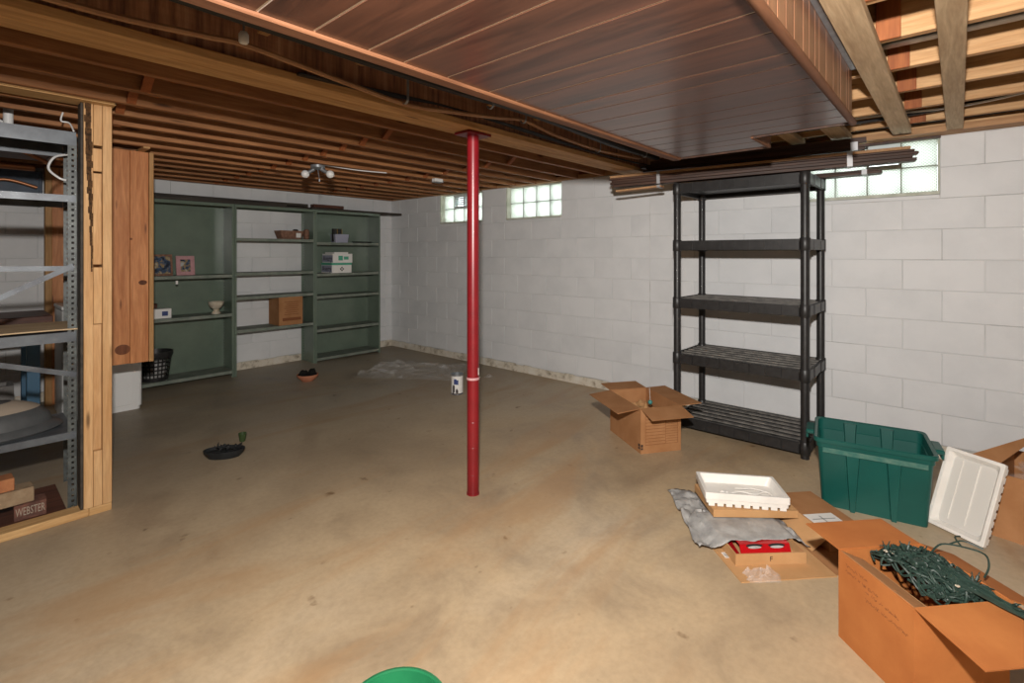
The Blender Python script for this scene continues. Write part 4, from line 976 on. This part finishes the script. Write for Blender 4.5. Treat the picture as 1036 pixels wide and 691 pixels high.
# ---------------------------------------------------------------- green tote
tt = thing('storage_tote', 'open dark green plastic storage tote standing near the right wall', 'tote', (3.28, .352, 0), math.radians(-80.5))
W0, D0, W1, D1, H = .44, .325, .485, .385, .365
bm = B(); prof = []
def tl(t, dx=0): return (W0+(W1-W0)*t-dx, D0+(D1-D0)*t-dx)
prof = [rrect(*tl(0), .02, 0), rrect(*tl(.85), .025, H*.85), rrect(tl(.85)[0]+.012, tl(.85)[1]+.012, .028, H*.86), rrect(tl(1)[0]+.008, tl(1)[1]+.008, .03, H-.025), rrect(tl(1)[0]+.03, tl(1)[1]+.03, .035, H-.022), rrect(tl(1)[0]+.03, tl(1)[1]+.03, .035, H-.004),
        rrect(tl(1)[0]+.022, tl(1)[1]+.022, .033, H), rrect(tl(1)[0]-.004, tl(1)[1]-.004, .03, H-.006), rrect(tl(.84)[0], tl(.84)[1], .024, H*.84), rrect(tl(.84, .008)[0], tl(.84, .008)[1], .024, H*.83), rrect(*tl(0, .008), .02, .006)]
loft(bm, prof); obj('tote_body', bm, 'teal', tt, smooth=True)
for side in (-1, 1):
    for x in (-.085, .085):
        bm = B()
        f0, f1 = side*(D0/2), side*(D0/2+(D1-D0)/2*.84)
        a = [(x-.013, f0-side*.002, .0), (x+.013, f0-side*.002, .0), (x+.010, f0+side*.020, .0), (x-.010, f0+side*.020, .0)]
        b = [(x-.032, f1-side*.002, H*.84), (x+.032, f1-side*.002, H*.84), (x+.027, f1+side*.012, H*.84), (x-.027, f1+side*.012, H*.84)]
        loft(bm, [a, b]); obj('rib', bm, 'teal', tt)
        bm = B(); g0, g1 = side*(D0/2-.008), side*(D1/2-.006)
        a = [(x-.013, g0, .02), (x+.013, g0, .02), (x+.010, g0-side*.014, .02), (x-.010, g0-side*.014, .02)]
        b = [(x-.032, g1, H-.012), (x+.032, g1, H-.012), (x+.027, g1-side*.012, H-.012), (x-.027, g1-side*.012, H-.012)]
        loft(bm, [a, b]); obj('inner_rib', bm, 'teal', tt)
for side in (-1, 1):
    bm = B(); f = side*(D1/2+.006-.001)
    box(bm, -.215, .215, *sorted((f, f+side*.003)), H*.78+.008, H*.86+.004); obj('scuffed_band', bm, 'teal_scuff', tt) if side < 0 else bm.free()
for sx in (-1, 1):
    bm = B(); x = sx*(W1/2+.015)
    box(bm, *sorted((x-sx*.004, x+sx*.038)), -.075, .075, H-.028, H-.004, .006); box(bm, *sorted((x+sx*.026, x+sx*.038)), -.06, .06, H-.055, H-.026, .004)
    obj('handle', bm, 'teal', tt)

# ---------------------------------------------------------------- big box by the right wall
Kc = Vector((3.284, -.116, 0)); u = Vector((-.22, -.975, 0)).normalized(); v = Vector((.975, -.22, 0)).normalized()
cB = Kc+u*.27+v*.23
bb_ = thing('cardboard_box', 'large open brown cardboard box behind the leaning white lid', 'box', (cB.x, cB.y, 0), math.atan2(v.y, v.x))
# local x = v, local y = -u ; depth along y .54, width .46
open_box(bb_, .46, .54, .30, 'card', {'-y': (.18, -.2, 0)})
bm = B(); quad_slab(bm, [tuple(Kc+Vector((.003,0,.301))), tuple(Kc+v*.455+Vector((0,0,.301))), (3.70, -.337, .429), (3.32, -.051, .351)], .004); obj('flap', bm, 'card', bb_, True)
pw = crumple('packing_plastic', cB.x, cB.y, .36, .44, math.atan2(v.y, v.x), .025, 12, 12, 'bag', 'crumpled clear packing plastic inside the large box at the right edge', 'plastic bag', z=.262, seed=31)

# ---------------------------------------------------------------- foreground box with string lights
A_, B_ = Vector((2.06, .312, 0)), Vector((1.864, .096, 0)); eu = (B_-A_).normalized(); ev = Vector((-eu.y, eu.x, 0))
if ev.x < 0: ev = -ev
wA, dA, hA = .292, .312, .30
cF = A_+eu*wA/2+ev*dA/2
fb = thing('cardboard_box', 'orange-brown open cardboard box with handwriting in the right foreground', 'box', (cF.x, cF.y, 0), math.atan2(ev.y, ev.x))
# local x = ev (away from the written side), local y = -eu or eu
Mloc = chain(fb).inverted()
sgn = 1 if (Mloc @ A_).y > 0 else -1
fl_ = {('+y' if sgn > 0 else '-y'): (.165, .0, .0), ('-y' if sgn > 0 else '+y'): (.20, -.10, .0), '+x': (.14, -.35, 0)}
open_box(fb, dA, wA, hA, 'card_orange', fl_)
bm = B(); quad_slab(bm, [(-dA/2+.004, -wA/2+.006, hA-.003), (-dA/2+.004, wA/2-.006, hA-.003), (-dA/2+.075, wA/2-.02, hA-.030), (-dA/2+.075, -wA/2+.01, hA-.030)], .004); obj('flap', bm, 'card', fb)
bm = B(); quad_slab(bm, [(-dA/2+.03, -wA/2+.05, hA-.022), (-dA/2+.03, wA/2-.07, hA-.022), (-dA/2+.085, wA/2-.05, hA-.034), (-dA/2+.085, -wA/2+.03, hA-.034)], .003); obj('inner_flap', bm, 'card_light', fb)
# faint handwriting on the written side (x = -dA/2 face)
bm = B(); rr = random.Random(2)
for row, (z, y0_, y1_) in enumerate(((.268, .11, .03), (.248, .115, -.02), (.232, .03, -.09), (.205, .03, -.125))):
    y = y0_*1.0; pts = []
    while y > y1_:
        L = rr.uniform(.006, .014); x = -dA/2-.0004
        for q in range(3):
            pz = z+rr.uniform(-.006, .006); tube(bm, [(x, sgn*y, pz), (x, sgn*(y-L/3), z+rr.uniform(-.005, .005))], .0007, 4); y -= L/3
        if rr.random() < .25: y -= .008
obj('handwriting', bm, 'ink_brown', fb)
# bundle of green string lights
sl = thing('string_lights', 'tangled heap of dark green string lights in the foreground box', 'string lights', (cF.x, cF.y, .30), math.atan2(ev.y, ev.x))
rr = random.Random(9); tubes = B(); lead = Vector((1, 0, 0))
# support filling
def heap(x, y):   # height of the heap above the rim
    return .045*math.exp(-((x-.02)**2)/.010-((y)**2)/.012)
ends = (Mloc @ Vector((2.44, .10, 0))), (Mloc @ Vector((2.02, -.30, 0)))
for k in range(100):
    pts = []; cx_, cy_ = rr.uniform(-.04, .115), rr.uniform(-.11, .11); a = rr.choice((-1, 1))*PI/2+rr.uniform(-.5, .5)
    for q in range(9):
        pts.append(Vector((cx_, cy_, -.01+heap(cx_, cy_)+rr.uniform(-.02, .018))))
        a += rr.uniform(-.55, .55); cx_ += .026*math.cos(a); cy_ += .032*math.sin(a)
        if not -.06 < cx_ < .135: a = PI-a; cx_ = min(max(cx_, -.06), .135)
        if not -.125 < cy_ < .125: a = -a; cy_ = min(max(cy_, -.125), .125)
    tube(tubes, spline(pts, 3), .0036, 5)
obj('cord', tubes, 'wire_green', sl, smooth=True)
# trailing bundle towards the near flap
tb = B()
for k in range(16):
    s = -sgn; o1 = rr.uniform(-.03, .05); pts = [Vector((o1, 0, .02)), Vector((.03+o1*.6, s*.06, .03+rr.uniform(-.01, .015))), Vector((.06+o1*.5, s*.12, .022+rr.uniform(-.006, .012))), Vector((.09+o1*.35, s*.18, .014+rr.uniform(-.002, .012))), Vector((.115+o1*.3, s*(.23+rr.uniform(0, .03)), .010+rr.uniform(-.002, .010)))]
    tube(tb, spline(pts, 4), .003, 5)
obj('cord', tb, 'wire_green', sl, smooth=True)
tb = B(); tube(tb, spline([(.10, sgn*.05, .03), (.15, sgn*.06, .05), (.19, sgn*.02, .06), (.22, -sgn*.02, .058), (.20, -sgn*.05, .04), (.16, -sgn*.07, .02)], 5), .003, 5)
tube(tb, spline([(.17, sgn*.05, .055), (.22, sgn*.05, .062), (.25, sgn*.01, .055)], 5), .0028, 5); tube(tb, spline([(.19, sgn*.03, .058), (.20, sgn*.06, .070), (.23, sgn*.07, .066)], 5), .0028, 5)
obj('cord', tb, 'wire_green', sl, smooth=True)
sk = None
for k in range(64):
    if k < 60: x, y = rr.uniform(-.05, .13), rr.uniform(-.12, .12); z = heap(x, y)+.004
    else: q = rr.random(); x, y, z = .02+.10*q+rr.uniform(-.03, .03), -sgn*(.05+.19*q), .030-.012*q
    if sk is None: sk = obj('lamp_socket', lathe([(.0035, 0), (.0045, .004), (.0042, .016), (.002, .018), (.0016, .028), (.0003, .031)], 8), 'wire_green', sl, smooth=True); o = sk
    else: o = inst(sk, sl, (0,0,0))
    o.location = (x, y, z); o.rotation_euler = (rr.uniform(-1.8, 1.8), rr.uniform(-1.8, 1.8), rr.uniform(0, 6))
obj('plug', bx(-.035, -.002, -.02*sgn-.012, -.02*sgn+.016, .035, .055, .004), M['wire_green'], sl)
for x, y in ((-.045, .07*sgn), (-.03, .06*sgn), (.02, -.115*sgn)): obj('tag', bx(x-.004, x+.004, y-.002, y+.007, .03, .034), 'cream', sl)
